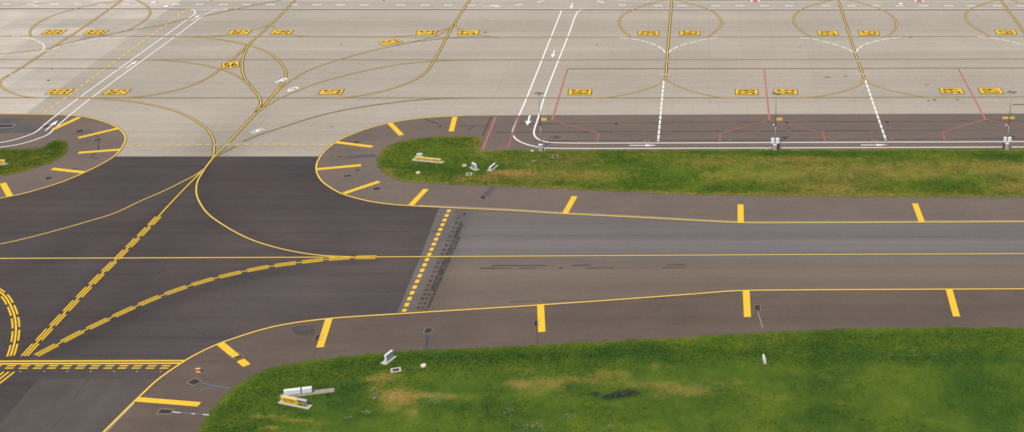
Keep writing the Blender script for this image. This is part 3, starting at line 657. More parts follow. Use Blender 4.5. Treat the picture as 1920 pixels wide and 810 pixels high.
for no, q, up, l in (
    (55, [(83.5, 177.7), (126.7, 177.7), (140.8, 167), (97, 167)], -1, 'yellow panel 55 left of the service road, on the nearest apron line'),
    (56, [(190.4, 177.8), (233.8, 177.8), (246.7, 167.6), (203.8, 167.6)], 1, 'yellow panel 56 just right of the left service road'),
    (57, [(595.8, 177.8), (639.6, 177.8), (647, 167.5), (603.8, 167.5)], 1, 'yellow panel 57 right of the white letter G'),
    (58, [(1064.4, 178.5), (1108.8, 178.5), (1110.6, 167.5), (1065.6, 167.5)], 1, 'yellow panel 58 right of the first light mast'),
    (58, [(1378, 178.3), (1422.5, 178.3), (1421.3, 167.5), (1377.5, 167.5)], -1, 'yellow panel 58 left of a red line and the middle mast'),
    (59, [(1451.9, 178), (1496.5, 178), (1494.6, 167.5), (1449.8, 167.5)], 1, 'yellow panel 59 behind the head of the middle mast'),
    (59, [(1765, 176.8), (1808.8, 176.8), (1803.3, 165.8), (1760, 165.8)], -1, 'yellow panel 59 left of the red line near right mast'),
    (60, [(1839.2, 176.2), (1883.1, 176.2), (1876, 165.5), (1833, 165.5)], 1, 'yellow panel 60 beside the head of the right mast'),
    (55, [(76.2, 65), (114.2, 65), (127, 56), (89.2, 56)], -1, 'yellow panel 55 inside the loop, left of the stand line'),
    (55, [(154.6, 65.2), (192.5, 65.2), (205.4, 56.2), (166.3, 56.2)], 1, 'yellow panel 55 inside the loop, right of the stand line'),
    (56, [(425.8, 65.2), (464.6, 65.2), (472.5, 56.4), (433.8, 56.4)], 1, 'yellow panel 56 on the far line left of its stand line'),
    (56, [(505, 65.4), (543.3, 65.4), (551.3, 56.8), (513, 56.8)], -1, 'yellow panel 56 on the far line right of its stand line'),
    (57, [(779.2, 66), (816.4, 66), (821.6, 57), (783.2, 57)], 1, 'yellow panel 57 on the far line left of its stand line'),
    (57, [(857, 66.2), (896, 66.2), (899.5, 57), (860.5, 57)], -1, 'yellow panel 57 on the far line right of its stand line'),
    (57, [(719.6, 86), (756.3, 79), (743.7, 72.5), (707.6, 79.3)], 1, 'yellow panel 57 turned askew along the long curve'),
    (58, [(1196, 66.7), (1235, 66.7), (1235.5, 58), (1196.5, 58)], -1, 'yellow panel 58 inside the loop, left of the stand line'),
    (58, [(1274, 66.7), (1312.8, 66.7), (1312.8, 58), (1274.5, 58)], 1, 'yellow panel 58 inside the loop, right of the stand line'),
    (59, [(1533.9, 67), (1573, 67), (1570.4, 58), (1532, 58)], -1, 'yellow panel 59 inside the loop, left of the stand line'),
    (59, [(1611.2, 67), (1649.6, 67), (1647, 58), (1609, 58)], 1, 'yellow panel 59 inside the loop, right of the stand line'),
    (60, [(1869, 65.2), (1908, 65.2), (1902.6, 56.5), (1863.5, 56.5)], -1, 'yellow panel 60 inside the loop at the right frame edge'),
    (56, [(415.8, 129.8), (448.7, 126.5), (449.1, 115), (415.6, 118)], 0, 'yellow panel 56 standing upright toward the viewer')):
    panel(no, q, up, l)
def letter(ch, bl, br, tl, label):
    B = Gv(*bl); z = nz()+.001
    o = glyph_obj('painted_letter', ch, Vector((0, 0, z)), Gv(*br)-B, Gv(*tl)-B, M['white'], None, bold=.03)
    o.location = (B.x, B.y, 0); tag(o, label, 'painted letter', 'white letters beside the apron curves')
letter('F', (515, 155.6), (523.5, 157.2), (532.5, 146.6), 'white letter F painted over a yellow loop line')
letter('G', (535, 170), (543, 172.8), (554, 162.5), 'white letter G painted between two yellow curves')
letter('H', (469, 248.7), (475, 251.4), (491, 240.2), 'white letter H painted left of a dull yellow curve')
def plate(x0, x1, y0, y1, label, mat='plate'):
    a = px([(x0, y1), (x1, y1), (x1, y0), (x0, y0)]); c = Vector(a[0]).lerp(Vector(a[2]), .5); f = Flat(nz()); f.quad(a)
    return tag(f.build('stop_plate', [M[mat]], origin=c), label, 'painted plate', 'small yellow plates beside the masts')
plate(1014.8, 1025, 221.6, 227.4, 'small yellow plate painted behind the first mast'); plate(1456, 1467, 221.4, 226.9, 'small yellow plate painted behind the middle mast')
plate(1879.5, 1890, 219.4, 224.2, 'left of two small yellow plates behind the right mast'); plate(1891.5, 1902, 219.4, 224.2, 'right of two small yellow plates behind the right mast')
def disc(x, y, rx, ry, label):
    c = Vector(G(x, y)); RX = rx*S/(y-HZ); RY = ry*S*F/(y-HZ)**2; z = nz()
    def ring(k): return [(RX*k*math.cos(a*math.pi/14), RY*k*math.sin(a*math.pi/14), 0) for a in range(28)]
    o = mesh('road_disc', [(a, b, z) for a, b, _ in ring(1)], [tuple(range(28))], M['maroon']); o.location = (c.x, c.y, 0)
    mesh('disc_centre', [(a, b, z+.0015) for a, b, _ in ring(.80)], [tuple(range(28))], M['white'], o)
    tag(o, label, 'painted disc', 'white discs on the far road')
disc(288, 5, 7.2, 2.4, 'upper white disc on the far left road'); disc(311, 12.3, 7.2, 2.4, 'lower white disc on the far left road'); disc(1689, 7.6, 6.4, 1.9, 'white disc in the far road above stand 59')
def crossing(x0, x1, y1, lean, label):
    z = nz(); q = px([(x0, y1), (x1, y1), (x1-lean, -14), (x0-lean, -14)]); c = Vector(q[0]).lerp(Vector(q[2]), .5)
    f = Flat(z); f.quad(q); o = f.build('road_block', [M['red']], origin=c)
    g = Flat(z+.0015)
    for k in (0, 1): g.band([Vector(q[k]), Vector(q[3-k])], .34)
    b = g.build('side_lines', [M['white']], None, c); b.parent = o; b.location = (0, 0, 0)
    tag(o, label, 'painted block', 'red blocks along the far road')
crossing(391, 403, 1.2, 6, 'red block with white sides above the left service road'); crossing(714, 724.5, 1.4, 4, 'red block with white sides above stand 57'); crossing(1409.5, 1422.5, 4, -1, 'red block with white sides between stands 58 and 59'); crossing(1716.5, 1729.5, 3.7, -5, 'red block with white sides between stands 59 and 60')

# ------------------------------------------------------------------ solid helper
class Solid:
    def __init__(s): s.bm = bmesh.new()
    def box(s, c, size, rot=0, bevel=0, tilt=None):
        m = Matrix.Translation(c) @ Matrix.Rotation(rot, 4, 'Z')
        if tilt: m = m @ Matrix.Rotation(tilt, 4, 'X')
        m = m @ Matrix.Diagonal((*size, 1))
        r = bmesh.ops.create_cube(s.bm, size=1, matrix=m)
        if bevel:
            es = list({e for v in r['verts'] for e in v.link_edges})
            bmesh.ops.bevel(s.bm, geom=es, offset=bevel, segments=2, affect='EDGES', profile=.5)
        return s
    def tube(s, a, b, r0, r1=None, seg=12, caps=True):
        a, b = Vector(a), Vector(b); d = b-a
        m = Matrix.Translation((a+b)/2) @ d.to_track_quat('Z', 'Y').to_matrix().to_4x4()
        bmesh.ops.create_cone(s.bm, cap_ends=caps, segments=seg, radius1=r0, radius2=r1 if r1 is not None else r0, depth=d.length, matrix=m)
        return s
    def build(s, name, m, parent=None, smooth=False):
        me = bpy.data.meshes.new(name); s.bm.to_mesh(me); s.bm.free(); me.materials.append(m)
        if smooth:
            for p in me.polygons: p.use_smooth = True
        return link(name, me, parent)

# drain grates
CLEAR = []
def grate(x, y, label, w=1.0, d=.9, rz=0, frame='frame', cell='iron', name='drain_grate', group='drain grates set in the pavement', inner=.85, z=.02, bars=5):
    c = G(x, y); t = empty(name, (c[0], c[1], z+.02), rz); tag(t, label, 'drain', group)
    if group and 'pits' in group: CLEAR.append(((c[0]-w*.3, c[1]), (c[0]+w*.3, c[1]), d*.5))
    b = (1-inner)/2*w; s = Solid()
    for sx in (-1, 1): s.box((sx*(w-b)/2, 0, .015), (b, d, .03))
    for sy in (-1, 1): s.box((0, sy*(d-b)/2, .0145), (w-2*b, b, .028))
    s.build('frame', M[frame], t)
    s = Solid(); s.box((0, 0, .006), (w-2*b-.01, d-2*b-.01, .01))
    for i in range(bars): s.box((-(w-2*b)/2+(i+.5)*(w-2*b)/bars, 0, .016), ((w-2*b)/bars*.55, d-2*b-.02, .010))
    s.build('grating', M[cell], t)
    return t
for a in ((668, 267, 'dark drain grate above a yellow bar at the right island', 1.0, 1.3, -.2), (636, 294.5, 'dark drain grate at the start of a faint repair strip', 1.4, .75, 0), (651.5, 330.3, 'pale framed drain grate between two yellow bars at island tip', 1.7, 1.15, .25),
          (706.5, 354.3, 'drain grate right of the lowest left island bar', 1.5, 1.4, .5), (671, 319, 'small faint grate below the tip bar of right island', .9, .8, 0), (789, 366, 'dark grate sunk into a yellow bar', 1.25, 1.5, .9),
          (905.5, 370.7, 'dark drain grate at the foot of the grey repair strip', 1.0, 1.5, .3), (825, 237, 'small drain grate at the end of a shoulder crack', .75, .9, 0), (803, 620.5, 'pale framed grate above the bluish repair strip', 1.15, 1.45, 0),
          (597, 633.5, 'brown grate against the left side of a yellow bar', 1.0, 1.7, 0), (1005.5, 606.5, 'brown grate touching the left of an upright yellow bar', .85, 1.7, 0), (1420, 577.5, 'square grate right of an upright yellow bar', 1.0, 1.7, 0), (444, 667.8, 'grate filling the gap of a broken yellow bar', 1.25, 1.5, .78),
          (364.5, 716.5, 'brown grate below the small orange marker', 1.5, 1.4, -.5), (310, 772.3, 'long brown grate at the end of blue chalk marks', 1.9, 1.2, -.1), (149.5, 245.8, 'pale framed grate under the uppermost left island bar', 1.5, 1.6, .75), (183.5, 263, 'pale framed grate between two left island bars', 1.7, 1.2, .45),
          (180, 297.3, 'faint grate below the tip bar of left island', 1.6, .8, .2), (140.5, 317.3, 'faint grate against the top of a left island bar', 1.4, .8, .1), (91, 334.5, 'dark square grate at the lower left island shoulder', 1.2, 1.4, .4), (86, 237.5, 'dark grate under the left road arrow', 1.1, 1.3, .5),
          (1155.5, 232.3, 'grate on the tar joint behind the first right arrow', .95, 1.2, 0), (1475, 230.2, 'grate on the red zigzag beside the middle mast', .95, 1.2, 0), (1663.5, 229.3, 'grate on the tar joint beside stand 59 dashes', 1.05, 1.3, 0), (913, 235.5, 'dark grate touching the red line at the grass corner', .7, .9, 0)):
    grate(*a)
t = grate(8, 236.6, 'white framed double pit on the left road asphalt', 4.0, 2.0, .0, 'frame', 'iron', 'service_pit', None, .86, bars=2)
# ------------------------------------------------------------------ upright things
def sign_box(name, p0, p1, ytop, label, cat, segs, depth=.32, side=1, slab=None, slabmat='slab', group=None, gapz=.12, slabw=.95, frame='signwhite'):
    """sign cabinet standing between two ground pixels; segs: (start, end, face material, text, text material, frame material)"""
    A, B = Gv(*p0), Gv(*p1); z = max(ZH(p0[0], p0[1], ytop), .5); d = B-A; L = d.length; ang = math.atan2(d.y, d.x)
    t = empty(name, ((A.x+B.x)/2, (A.y+B.y)/2, 0), ang); tag(t, label, cat, group)
    sx0, sx1 = slab if slab else (-.35, .35)
    u = d.normalized(); CLEAR.append(((A+u*sx0)[:2], (B+u*sx1)[:2], slabw/2))
    s = Solid(); s.box(((sx1+sx0)/2, 0, .05), (L+sx1-sx0, slabw, .24), bevel=.02); s.build('base_slab', M[slabmat], t)
    for a, b, fm, tx, tm, fr in segs:
        x0, x1 = -L/2+a*L, -L/2+b*L; cx = (x0+x1)/2; w = x1-x0-.05
        s = Solid(); s.box((cx, 0, gapz+.13+(z-gapz-.13)/2), (w, depth, z-gapz-.13), bevel=.03); h = s.build('housing', M[fr], t)
        s = Solid()
        for q in (-1, 1): s.box((cx+q*w*.32, 0, .13+gapz/2), (.09, .14, gapz+.02))
        s.build('foot', M['steel'], t)
        if fm:
            s = Solid(); s.box((cx, -side*(depth/2+.012), gapz+.13+(z-gapz-.13)/2), (w*.94-.06, .03, (z-gapz-.13)*.84)); fo = s.build('face', M[fm], t)
            if tx:
                hh = (z-gapz-.13)*.50; zb = gapz+.13+(z-gapz-.13)*.25; ww = w*.80; yy = -side*(depth/2+.032)
                org = Vector((cx-ww/2, yy, zb)) if side > 0 else Vector((cx+ww/2, yy, zb))
                g = glyph_obj('lettering', tx, org, Vector((ww*(1 if side > 0 else -1), 0, 0)), Vector((0, 0, hh)), M[tm], fo, nrm=Vector((0, -side, 0)), bold=.02)
    return t
# large sign on the right island
sign_box('direction_sign', (778.8, 300.2), (827.5, 305.2), 293.2, 'long yellow taxiway sign with black lettering on the right island', 'airfield sign', [(0, .66, 'signyellow', 'LPSTAPRON', 'signblack', 'signframe'), (.66, 1, 'signyellow', 'M2R', 'signblack', 'signframe')], side=1, slab=(-.5, .45))
sign_box('sign_back', (781.5, 294.6), (792, 293.2), 288.4, 'small white sign back behind the long yellow sign', 'airfield sign', [(0, 1, None, None, None, 'signwhite')], slab=(-.1, .1), slabw=.6)
sign_box('red_sign', (885.8, 314.8), (893, 319.3), 304.3, 'small red faced sign with white end on the right island', 'airfield sign', [(0, 1, 'signred', 'N2', 'signwhite', 'signwhite')], depth=.40, side=1, slab=(-.3, .3))
sign_box('black_sign', (918.5, 320.2), (928.5, 312.2), 313.6, 'small black faced sign with white edge beside the dry ruts', 'airfield sign', [(0, 1, 'signblack', 'N', 'signgrey', 'signwhite')], depth=.34, side=1, slab=(-.25, .35))
sign_box('direction_sign', (-35, 309.5), (11.5, 308.3), 300.8, 'yellow sign with dark letters cut by the left frame edge', 'airfield sign', [(0, 1, 'signyellow', 'APRON W EY', 'signred', 'signframe')], side=1, slab=(-.3, .25))
# signs on the near grass
sign_box('direction_sign', (530.3, 754.5), (576.5, 764), 741.5, 'yellow and black taxiway sign on the near left grass', 'airfield sign', [(0, .64, 'signyellow', 'ARSTERN', 'signblack', 'signframe'), (.64, 1, 'signblack', 'N2', 'signyellow', 'signgrey')], depth=.42, side=1, slab=(-.4, .45))
sign_box('sign_back', (533, 744), (586.5, 737.5), 731.5, 'pair of blank white sign boxes on a long weathered slab', 'airfield sign', [(0, .60, 'signwhite', None, None, 'signwhite'), (.63, 1, 'signwhite', None, None, 'signwhite')], depth=.40, side=1, slab=(-.5, 2.7), slabmat='slabold')
sign_box('sign_back', (723, 681), (737, 670), 666.4, 'white sign box seen edge on beside a framed pit', 'airfield sign', [(0, 1, 'signgrey', None, None, 'signwhite')], depth=.30, side=1, slab=(-.45, .25))
# pits, slabs and stones in the grass
grate(880, 328, 'white framed black pit below the small island signs', 1.0, 1.3, .05, 'slab', 'rubberhose', 'cable_pit', 'framed pits in the grass', .52, .16, 2)
grate(742.5, 696.3, 'white framed pit below the edge-on white sign', 1.35, 1.15, .3, 'slab', 'iron', 'cable_pit', 'framed pits in the grass', .62, .18, 3)
grate(1041, 295, 'grey framed drain in the grass below the first mast', 1.05, 1.35, .1, 'frame', 'iron', 'cable_pit', 'framed pits in the grass', .64, .14, 4)
def lid(x, y, rx, ry, label, m='stone', name='concrete_lid', h=.1):
    c = G(x, y); RX = rx*S/(y-HZ); RY = ry*S*F/(y-HZ)**2; s = Solid(); n = 14
    CLEAR.append(((c[0]-RX*.5, c[1]), (c[0]+RX*.5, c[1]), RY*.6))
    bm = s.bm
    base = [bm.verts.new((RX*math.cos(a*2*math.pi/n)*random.uniform(.9, 1.08), RY*math.sin(a*2*math.pi/n)*random.uniform(.9, 1.08), -.05)) for a in range(n)]
    top = [bm.verts.new((v.co.x*.93, v.co.y*.93, h)) for v in base]
    bm.faces.new(top)
    for i in range(n): bm.faces.new((base[i], base[(i+1) % n], top[(i+1) % n], top[i]))
    o = s.build(name, M[m]); o.location = (c[0], c[1], .14); return tag(o, label, 'concrete lid', 'pale concrete lids in the grass')
lid(794, 687.2, 5.4, 3.4, 'round pale concrete lid on the near grass'); lid(871, 311.6, 4.6, 1.9, 'oval pale lid left of the small red sign', 'slab'); lid(784, 325.2, 4.2, 1.7, 'oval pale lid below the long yellow sign')
lid(1000.5, 303.8, 3.6, 1.2, 'small reddish lid in the grass left of framed drain', 'frame'); lid(1659, 279.6, 3.6, 1.1, 'small orange brown lid at the road edge', 'orangeplastic'); lid(998, 284.2, 3.0, .9, 'thin pale lid beside the first mast')

# light masts
def mast(x, y, ytop, label, group='apron light masts'):
    c = G(x, y); z = ZH(x, y, ytop); t = empty('light_mast', (c[0], c[1], 0)); tag(t, label, 'light mast', group)
    s = Solid(); s.box((0, 0, .1), (.6, .6, .3), bevel=.03); s.build('foundation', M['slab'], t)
    s = Solid(); s.tube((0, 0, .2), (0, 0, z*.42), .10, .08).tube((0, 0, z*.42), (0, 0, z), .08, .05); s.build('pole', M['steel'], t, True)
    s = Solid(); s.tube((-.72, 0, z-.05), (.72, 0, z-.05), .05, .05, 8).tube((0, -.45, z-.06), (0, .45, z-.06), .045, .045, 8); s.build('crossarm', M['steel'], t)
    for q, (dx, dy, rz) in enumerate(((-.62, -.05, .12), (.62, .05, -.2), (.16, -.42, .7), (-.14, .44, -.3))):
        s = Solid(); s.box((dx, dy, z+.08), (.58, .34, .15), rz, .03, -.25); l = s.build('floodlight', M['lampdark'], t)
        s = Solid(); s.box((dx, dy-.02, z-.02), (.46, .24, .03), rz, 0, -.25); s.build('lamp_glass', M['lampglass'], l)
    return t, z
mast(1015.3, 280.5, 175.5, 'slim light mast beside the road bend, leftmost of three')
mast(1453.5, 281, 175.5, 'slim light mast with two white boxes, middle of three')
mast(1888, 279.5, 173, 'slim light mast with two white boxes near right frame edge')
def cabinet(x, y, ytop, w, d, label, m='cabinet', roof='cabwhite', dy=0, rz=0, group='grey cabinets at the mast feet'):
    c = G(x, y); z = ZH(x, y, ytop); t = empty('equipment_cabinet', (c[0], c[1]+dy, 0), rz); tag(t, label, 'cabinet', group)
    s = Solid(); s.box((0, 0, .06), (w+.12, d+.12, .2)); s.build('plinth', M['slabold'], t)
    s = Solid(); s.box((0, 0, .16+(z-.24)/2), (w, d, z-.24), bevel=.02); s.build('housing', M[m], t)
    for sx in (-1, 1):
        s = Solid(); s.box((sx*w*.24, -d/2-.012, .16+(z-.24)/2), (w*.44, .03, (z-.24)*.86)); o = s.build('door', M[m], t)
        q = Solid(); q.box((sx*w*.07, -d/2-.04, .16+(z-.24)*.5), (.03, .03, .14)); q.build('handle', M['rubberhose'], o)
    s = Solid(); s.box((0, 0, z-.05), (w+.08, d+.08, .08), bevel=.02); s.build('lid', M[roof], t)
    return t
cabinet(1014.2, 283.5, 270.6, .70, .40, 'tall grey cabinet with white top before the first mast')
cabinet(1452.6, 281.5, 270.4, .62, .34, 'grey cabinet under the white boxes of middle mast')
cabinet(1887.2, 280.5, 268.4, .62, .34, 'grey cabinet under the white boxes of right mast')
def mastbox(x, yb_, y0, y1, w, rz, label, depth=.28):
    """white box on a bracket of the mast, between pixel heights y0 (top) and y1 (bottom)"""
    c = G(x, yb_); zt = ZH(x, yb_, y0); zb = ZH(x, yb_, y1); t = empty('control_box', (c[0], c[1], zb), rz); tag(t, label, 'control box', 'white boxes mounted on the masts')
    h = zt-zb; s = Solid(); s.box((0, 0, h/2), (w, depth, h), bevel=.025); s.build('housing', M['cabwhite'], t)
    s = Solid(); s.box((0, -depth/2-.01, h/2), (w*.84, .025, h*.86)); o = s.build('door', M['cabwhite'], t)
    s = Solid(); s.box((w*.33, -depth/2-.035, h*.5), (.03, .03, .10)); s.build('handle', M['rubberhose'], o)
    s = Solid(); s.box((0, depth/2+.10, h*.5), (w*.6, .2, .07)); s.build('bracket', M['steel'], t)
mastbox(1448.6, 281, 258.8, 268.8, .63, 0, 'left white box on the middle mast'); mastbox(1457.4, 281, 258.8, 268.8, .66, 0, 'right white box on the middle mast')
mastbox(1883.2, 279.7, 257, 266.6, .50, -.35, 'left white box on the right mast'); mastbox(1891.2, 279.7, 257, 266.6, .68, .12, 'right white box on the right mast')
def extinguisher(x, y, label, flip=1):
    c = G(x, y); t = empty('fire_extinguisher', (c[0], c[1], 0)); tag(t, label, 'fire extinguisher', 'red wheeled extinguishers at the masts')
    s = Solid(); s.tube((0, 0, .22), (0, 0, 1.02), .15, .15, 14).tube((0, 0, 1.02), (0, 0, 1.16), .15, .05, 14); s.build('cylinder', M['redpaint'], t, False)
    s = Solid(); s.box((0, 0, 1.34), (.42, .34, .20), 0, .04); s.build('hood', M['redpaint'], t)
    s = Solid(); s.tube((-.17, .1, .1), (-.17, .1, 1.28), .022).tube((.17, .1, .1), (.17, .1, 1.28), .022); s.build('frame', M['redpaint'], t)
    for sx in (-1, 1):
        s = Solid(); s.tube((sx*.19, 0, .16), (sx*.25, 0, .16), .16, .16, 14); s.build('wheel', M['rubberhose'], t)
    s = Solid(); pts = [(flip*.12, 0, 1.1), (flip*.35, -.05, 1.0), (flip*.42, -.05, .7), (flip*.30, -.05, .4)]
    for a, b in zip(pts, pts[1:]): s.tube(a, b, .025, .025, 8)
    s.build('hose', M['rubberhose'], t)
extinguisher(1458.8, 280, 'red extinguisher on wheels right of the middle mast'); extinguisher(1881.8, 279.4, 'red extinguisher on wheels left of the right mast', -1)
# small marker posts
def chock(x, y, label):
    c = G(x, y); t = empty('marker_stand', (c[0], c[1], 0)); tag(t, label, 'marker', None)
    s = Solid(); s.box((0, 0, .08), (.5, .3, .12), 0, .02); s.build('foot', M['slab'], t)
    s = Solid(); s.tube((-.12, 0, .1), (-.12, 0, .8), .035).tube((.22, 0, .1), (.22, 0, .55), .035); s.build('post', M['redpaint'], t)
chock(1437.5, 279.6, 'low red posts on a white block left of the middle mast')
c = G(1021.3, 282.7); t = empty('post_pair', (c[0], c[1], 0)); tag(t, 'short white bollard right of the first mast cabinet', 'bollard')
s = Solid(); s.tube((0, 0, 0), (0, 0, .75), .09, .07); s.build('post', M['marker'], t); s = Solid(); s.tube((0, 0, .75), (0, 0, .85), .10, .06); s.build('cap', M['rubberhose'], t)
def pole_light(x, y, label):
    c = G(x, y); t = empty('lamp_post', (c[0], c[1], 0)); tag(t, label, 'edge light', 'small lights on the stand road')
    s = Solid(); s.tube((0, 0, 0), (0, 0, .28), .07, .06); s.build('stem', M['steel'], t); s = Solid(); s.tube((0, 0, .28), (0, 0, .50), .17, .11); s.build('lens', M['marker'], t)
pole_light(1451, 237.5, 'small white light behind the middle mast'); pole_light(1886.5, 238, 'small white light behind the right mast')
# white marker on the near grass
c = G(1434.5, 682); z = ZH(1434.5, 682, 664); t = empty('marker_board', (c[0], c[1], 0), -.25); t.rotation_euler = (0, -.17, -.15)
tag(t, 'lone slim white marker leaning in the near right grass', 'marker')
s = Solid(); bm = s.bm
prof = [(.0, .10, .07), (.12, .21, .10), (.45, .24, .10), (.75, .20, .09), (.93, .13, .07), (1.0, .05, .04)]
rings = []
for k, w, d in prof:
    rings.append([bm.verts.new((w*math.cos(a*math.pi/5), d*math.sin(a*math.pi/5), k*z)) for a in range(10)])
for r0, r1 in zip(rings, rings[1:]):
    for i in range(10): bm.faces.new((r0[i], r0[(i+1) % 10], r1[(i+1) % 10], r1[i]))
bm.faces.new(rings[-1]); s.build('board', M['marker'], t, True)
s = Solid(); s.box((0, 0, .06), (.5, .5, .14), 0, .02); s.build('base_slab', M['slabold'], t)
# orange marker on the near shoulder
c = G(372.5, 697.5); t = empty('warning_light', (c[0], c[1], 0), .1); tag(t, 'small orange and cream warning light on the near shoulder', 'warning light')
s = Solid(); s.box((0, 0, .07), (.55, .32, .12), 0, .03); s.build('foot', M['creamplastic'], t)
s = Solid(); s.tube((0, 0, .13), (0, 0, .30), .05); s.build('stem', M['rubberhose'], t)
s = Solid(); s.box((0, 0, .44), (.72, .34, .26), 0, .05); s.build('housing', M['orangeplastic'], t)
s = Solid(); s.box((0, -.08, .585), (.60, .16, .05), 0, .02); s.build('reflector', M['creamplastic'], t)
# inset lights below the holding line
li = None
for x in (38, 83, 126, 170.5, 214, 257, 301):
    c = G(x, 696.5)
    if li is None:
        s = Solid(); s.tube((0, 0, .0), (0, 0, .03), .10, .07, 12); li = s.build('inset_light', M['cabinet']); o = li
    else:
        o = li.copy(); COL.objects.link(o)
    o.location = (c[0], c[1], .012)
    tag(o, 'small pale inset light in the row below the yellow holding dashes', 'inset light', 'inset lights below the holding line')
for x, y in ((1213, 265), (1640, 264)):
    c = G(x, y); f = Flat(nz())
    for dx in (-.36, .36): f.quad([(c[0]+dx-.24, c[1]-.3), (c[0]+dx+.24, c[1]-.3), (c[0]+dx+.24, c[1]+.3), (c[0]+dx-.24, c[1]+.3)])
    tag(f.build('orange_mark', [M['orange']], origin=c), 'pair of small orange marks below the dashes of stand %d' % (58 if x < 1400 else 59), 'painted mark', 'small orange marks on the stand road')
# chalk marks
f = Flat(nz()); p = gpath([(324, 773.5), (350, 776), (392, 779)], False); L = plen(p)[-1]
f.band(p, .18, 0, 0)
for a, b in ((.0, .22), (.52, .62), (.83, 1.0)): f.band(sub(p, L*a, L*b), .20, 0, 1, .0006)
tag(f.build('chalk_line', [M['blue'], M['palewhite']]), 'blue and white chalk line from a grate to the near grass', 'chalk line', None, 'structure')
f = Flat(nz()); f.band(gpath([(378, 719), (398, 724), (432, 729)], False), .22); tag(f.build('chalk_line', [M['blue']]), 'faint blue chalk line beside the brown grate at lower left', 'chalk line', None, 'structure')

# ------------------------------------------------------------------ grass
def rough_edge(pts, amp=.16, step=.6):
    g = densify([(*q,) for q in gpath(pts, True, 6)], step); out = []
    for q in g:
        out.append(q+Vector((mnoise.noise(Vector((q.x*.9, q.y*.9, 3.1))), mnoise.noise(Vector((q.x*.9, q.y*.9, 9.7)))))*amp*2)
    return out
def blob_field(V, blobs):
    d = np.zeros(len(V))
    for x, y, rx, ry, amt in blobs:
        c = G(x, y); RX = rx*S/(y-HZ); RY = ry*S*F/(y-HZ)**2
        d += amt*np.exp(-(((V[:, 0]-c[0])/RX)**2+((V[:, 1]-c[1])/RY)**2))
    return d
def grass(poly, blobs, base, label, spacing, ntuft, hmax, bumps, clip):
    A = np.array([[q[0], q[1]] for q in poly])
    V, Fc = tri(poly, spacing)
    ed = dist_path(V, [*A, A[0]])
    nz_ = np.array([mnoise.fractal(Vector((x*.12, y*.12, 1.7)), 1, 2, 4) for x, y in V]); n2 = np.array([mnoise.noise(Vector((x*.9, y*.9, 4.2))) for x, y in V])
    z = .035+np.minimum(ed*.10, 1)*(.05+bumps*(nz_+.3).clip(0, 2)+.06*(n2+.5).clip(0, 2))*np.minimum(1, ed/.8)
    dry = base+blob_field(V, blobs)+.18*np.exp(-(ed/.9)**2)
    near = np.full(len(V), 1e9)
    for a, b, wd_ in CLEAR: near = np.minimum(near, dist_path(V, [a, b])-wd_)
    z = np.where(near < .45, np.minimum(z, .055), z)
    # tufts
    lo, hi = A.min(0), A.max(0); lo = np.maximum(lo, clip[0]); hi = np.minimum(hi, clip[1])
    Q = rng.uniform(lo, hi, (int(ntuft*1.8), 2)); Q = Q[inpoly(Q, A)][:ntuft]
    near = np.full(len(Q), 1e9)
    for a, b, wd_ in CLEAR: near = np.minimum(near, dist_path(Q, [a, b])-wd_)
    Q = Q[near > .12]
    E = A[rng.integers(0, len(A), int(ntuft*.03))]+rng.normal(0, .10, (int(ntuft*.03), 2)); E = E[((E > lo) & (E < hi)).all(1)]
    Q = np.concatenate([Q, E]); n = len(Q); nb = 3
    qe = dist_path(Q, [*A, A[0]]); base_z = .035+np.minimum(qe*.08, .07)
    qd = base+blob_field(Q, blobs)+.18*np.exp(-(qe/.9)**2)
    ang = rng.uniform(0, 2*math.pi, (n, nb)); hh = rng.uniform(.05, hmax, (n, nb))*((1+.5*np.clip(-qd, 0, 1))*np.clip(qe/1.6, .3, 1))[:, None]; wd = rng.uniform(.05, .13, (n, nb)); ln = rng.uniform(.03, .22, (n, nb))
    dx, dy = np.cos(ang), np.sin(ang)
    c = Q[:, None, :]+rng.normal(0, .09, (n, nb, 2))
    p0 = np.stack([c[..., 0]-dy*wd, c[..., 1]+dx*wd, np.broadcast_to(base_z[:, None], (n, nb))], -1)
    p1 = np.stack([c[..., 0]+dy*wd, c[..., 1]-dx*wd, np.broadcast_to(base_z[:, None], (n, nb))], -1)
    p2 = np.stack([c[..., 0]+dx*ln, c[..., 1]+dy*ln, base_z[:, None]+hh], -1)
    TV = np.stack([p0, p1, p2], 2).reshape(-1, 3); nv = len(V)
    allv = np.concatenate([np.stack([V[:, 0], V[:, 1], z], 1), TV])
    tf = np.arange(len(TV)).reshape(-1, 3)+nv
    faces = np.concatenate([np.array([f for f in Fc if len(f) == 3]), tf])
    me = bpy.data.meshes.new('grass'); me.vertices.add(len(allv)); me.vertices.foreach_set('co', allv.astype(np.float32).ravel())
    me.loops.add(len(faces)*3); me.loops.foreach_set('vertex_index', faces.astype(np.int32).ravel())
    me.polygons.add(len(faces)); me.polygons.foreach_set('loop_start', (np.arange(len(faces))*3).astype(np.int32))
    me.update(calc_edges=True); me.validate()
    a = me.attributes.new('dry', 'FLOAT', 'POINT'); a.data.foreach_set('value', np.concatenate([dry, np.repeat(qd+rng.normal(0, .06, n), nb*3)]).astype(np.float32))
    me.materials.append(GRASS)
    return tag(link('grass', me), label, 'grass', None, 'stuff')
ISL = [(897, 257), (850, 255.5), (800, 257.5), (765, 262.5), (735, 271), (718, 281.5), (710, 292), (708, 303), (712, 314), (722, 325), (740, 335), (765, 341), (800, 344), (870, 347), (960, 350), (1100, 356.5), (1250, 363), (1400, 367), (1600, 369), (1920, 369.5), (2150, 369)]
ISL_T = [(2150, 278.5), (1920, 279.5), (1440, 281), (1200, 281.5), (1010, 282), (960, 281.5), (896, 282), (901, 270), (903, 259)]
rr_ = random.Random(3)
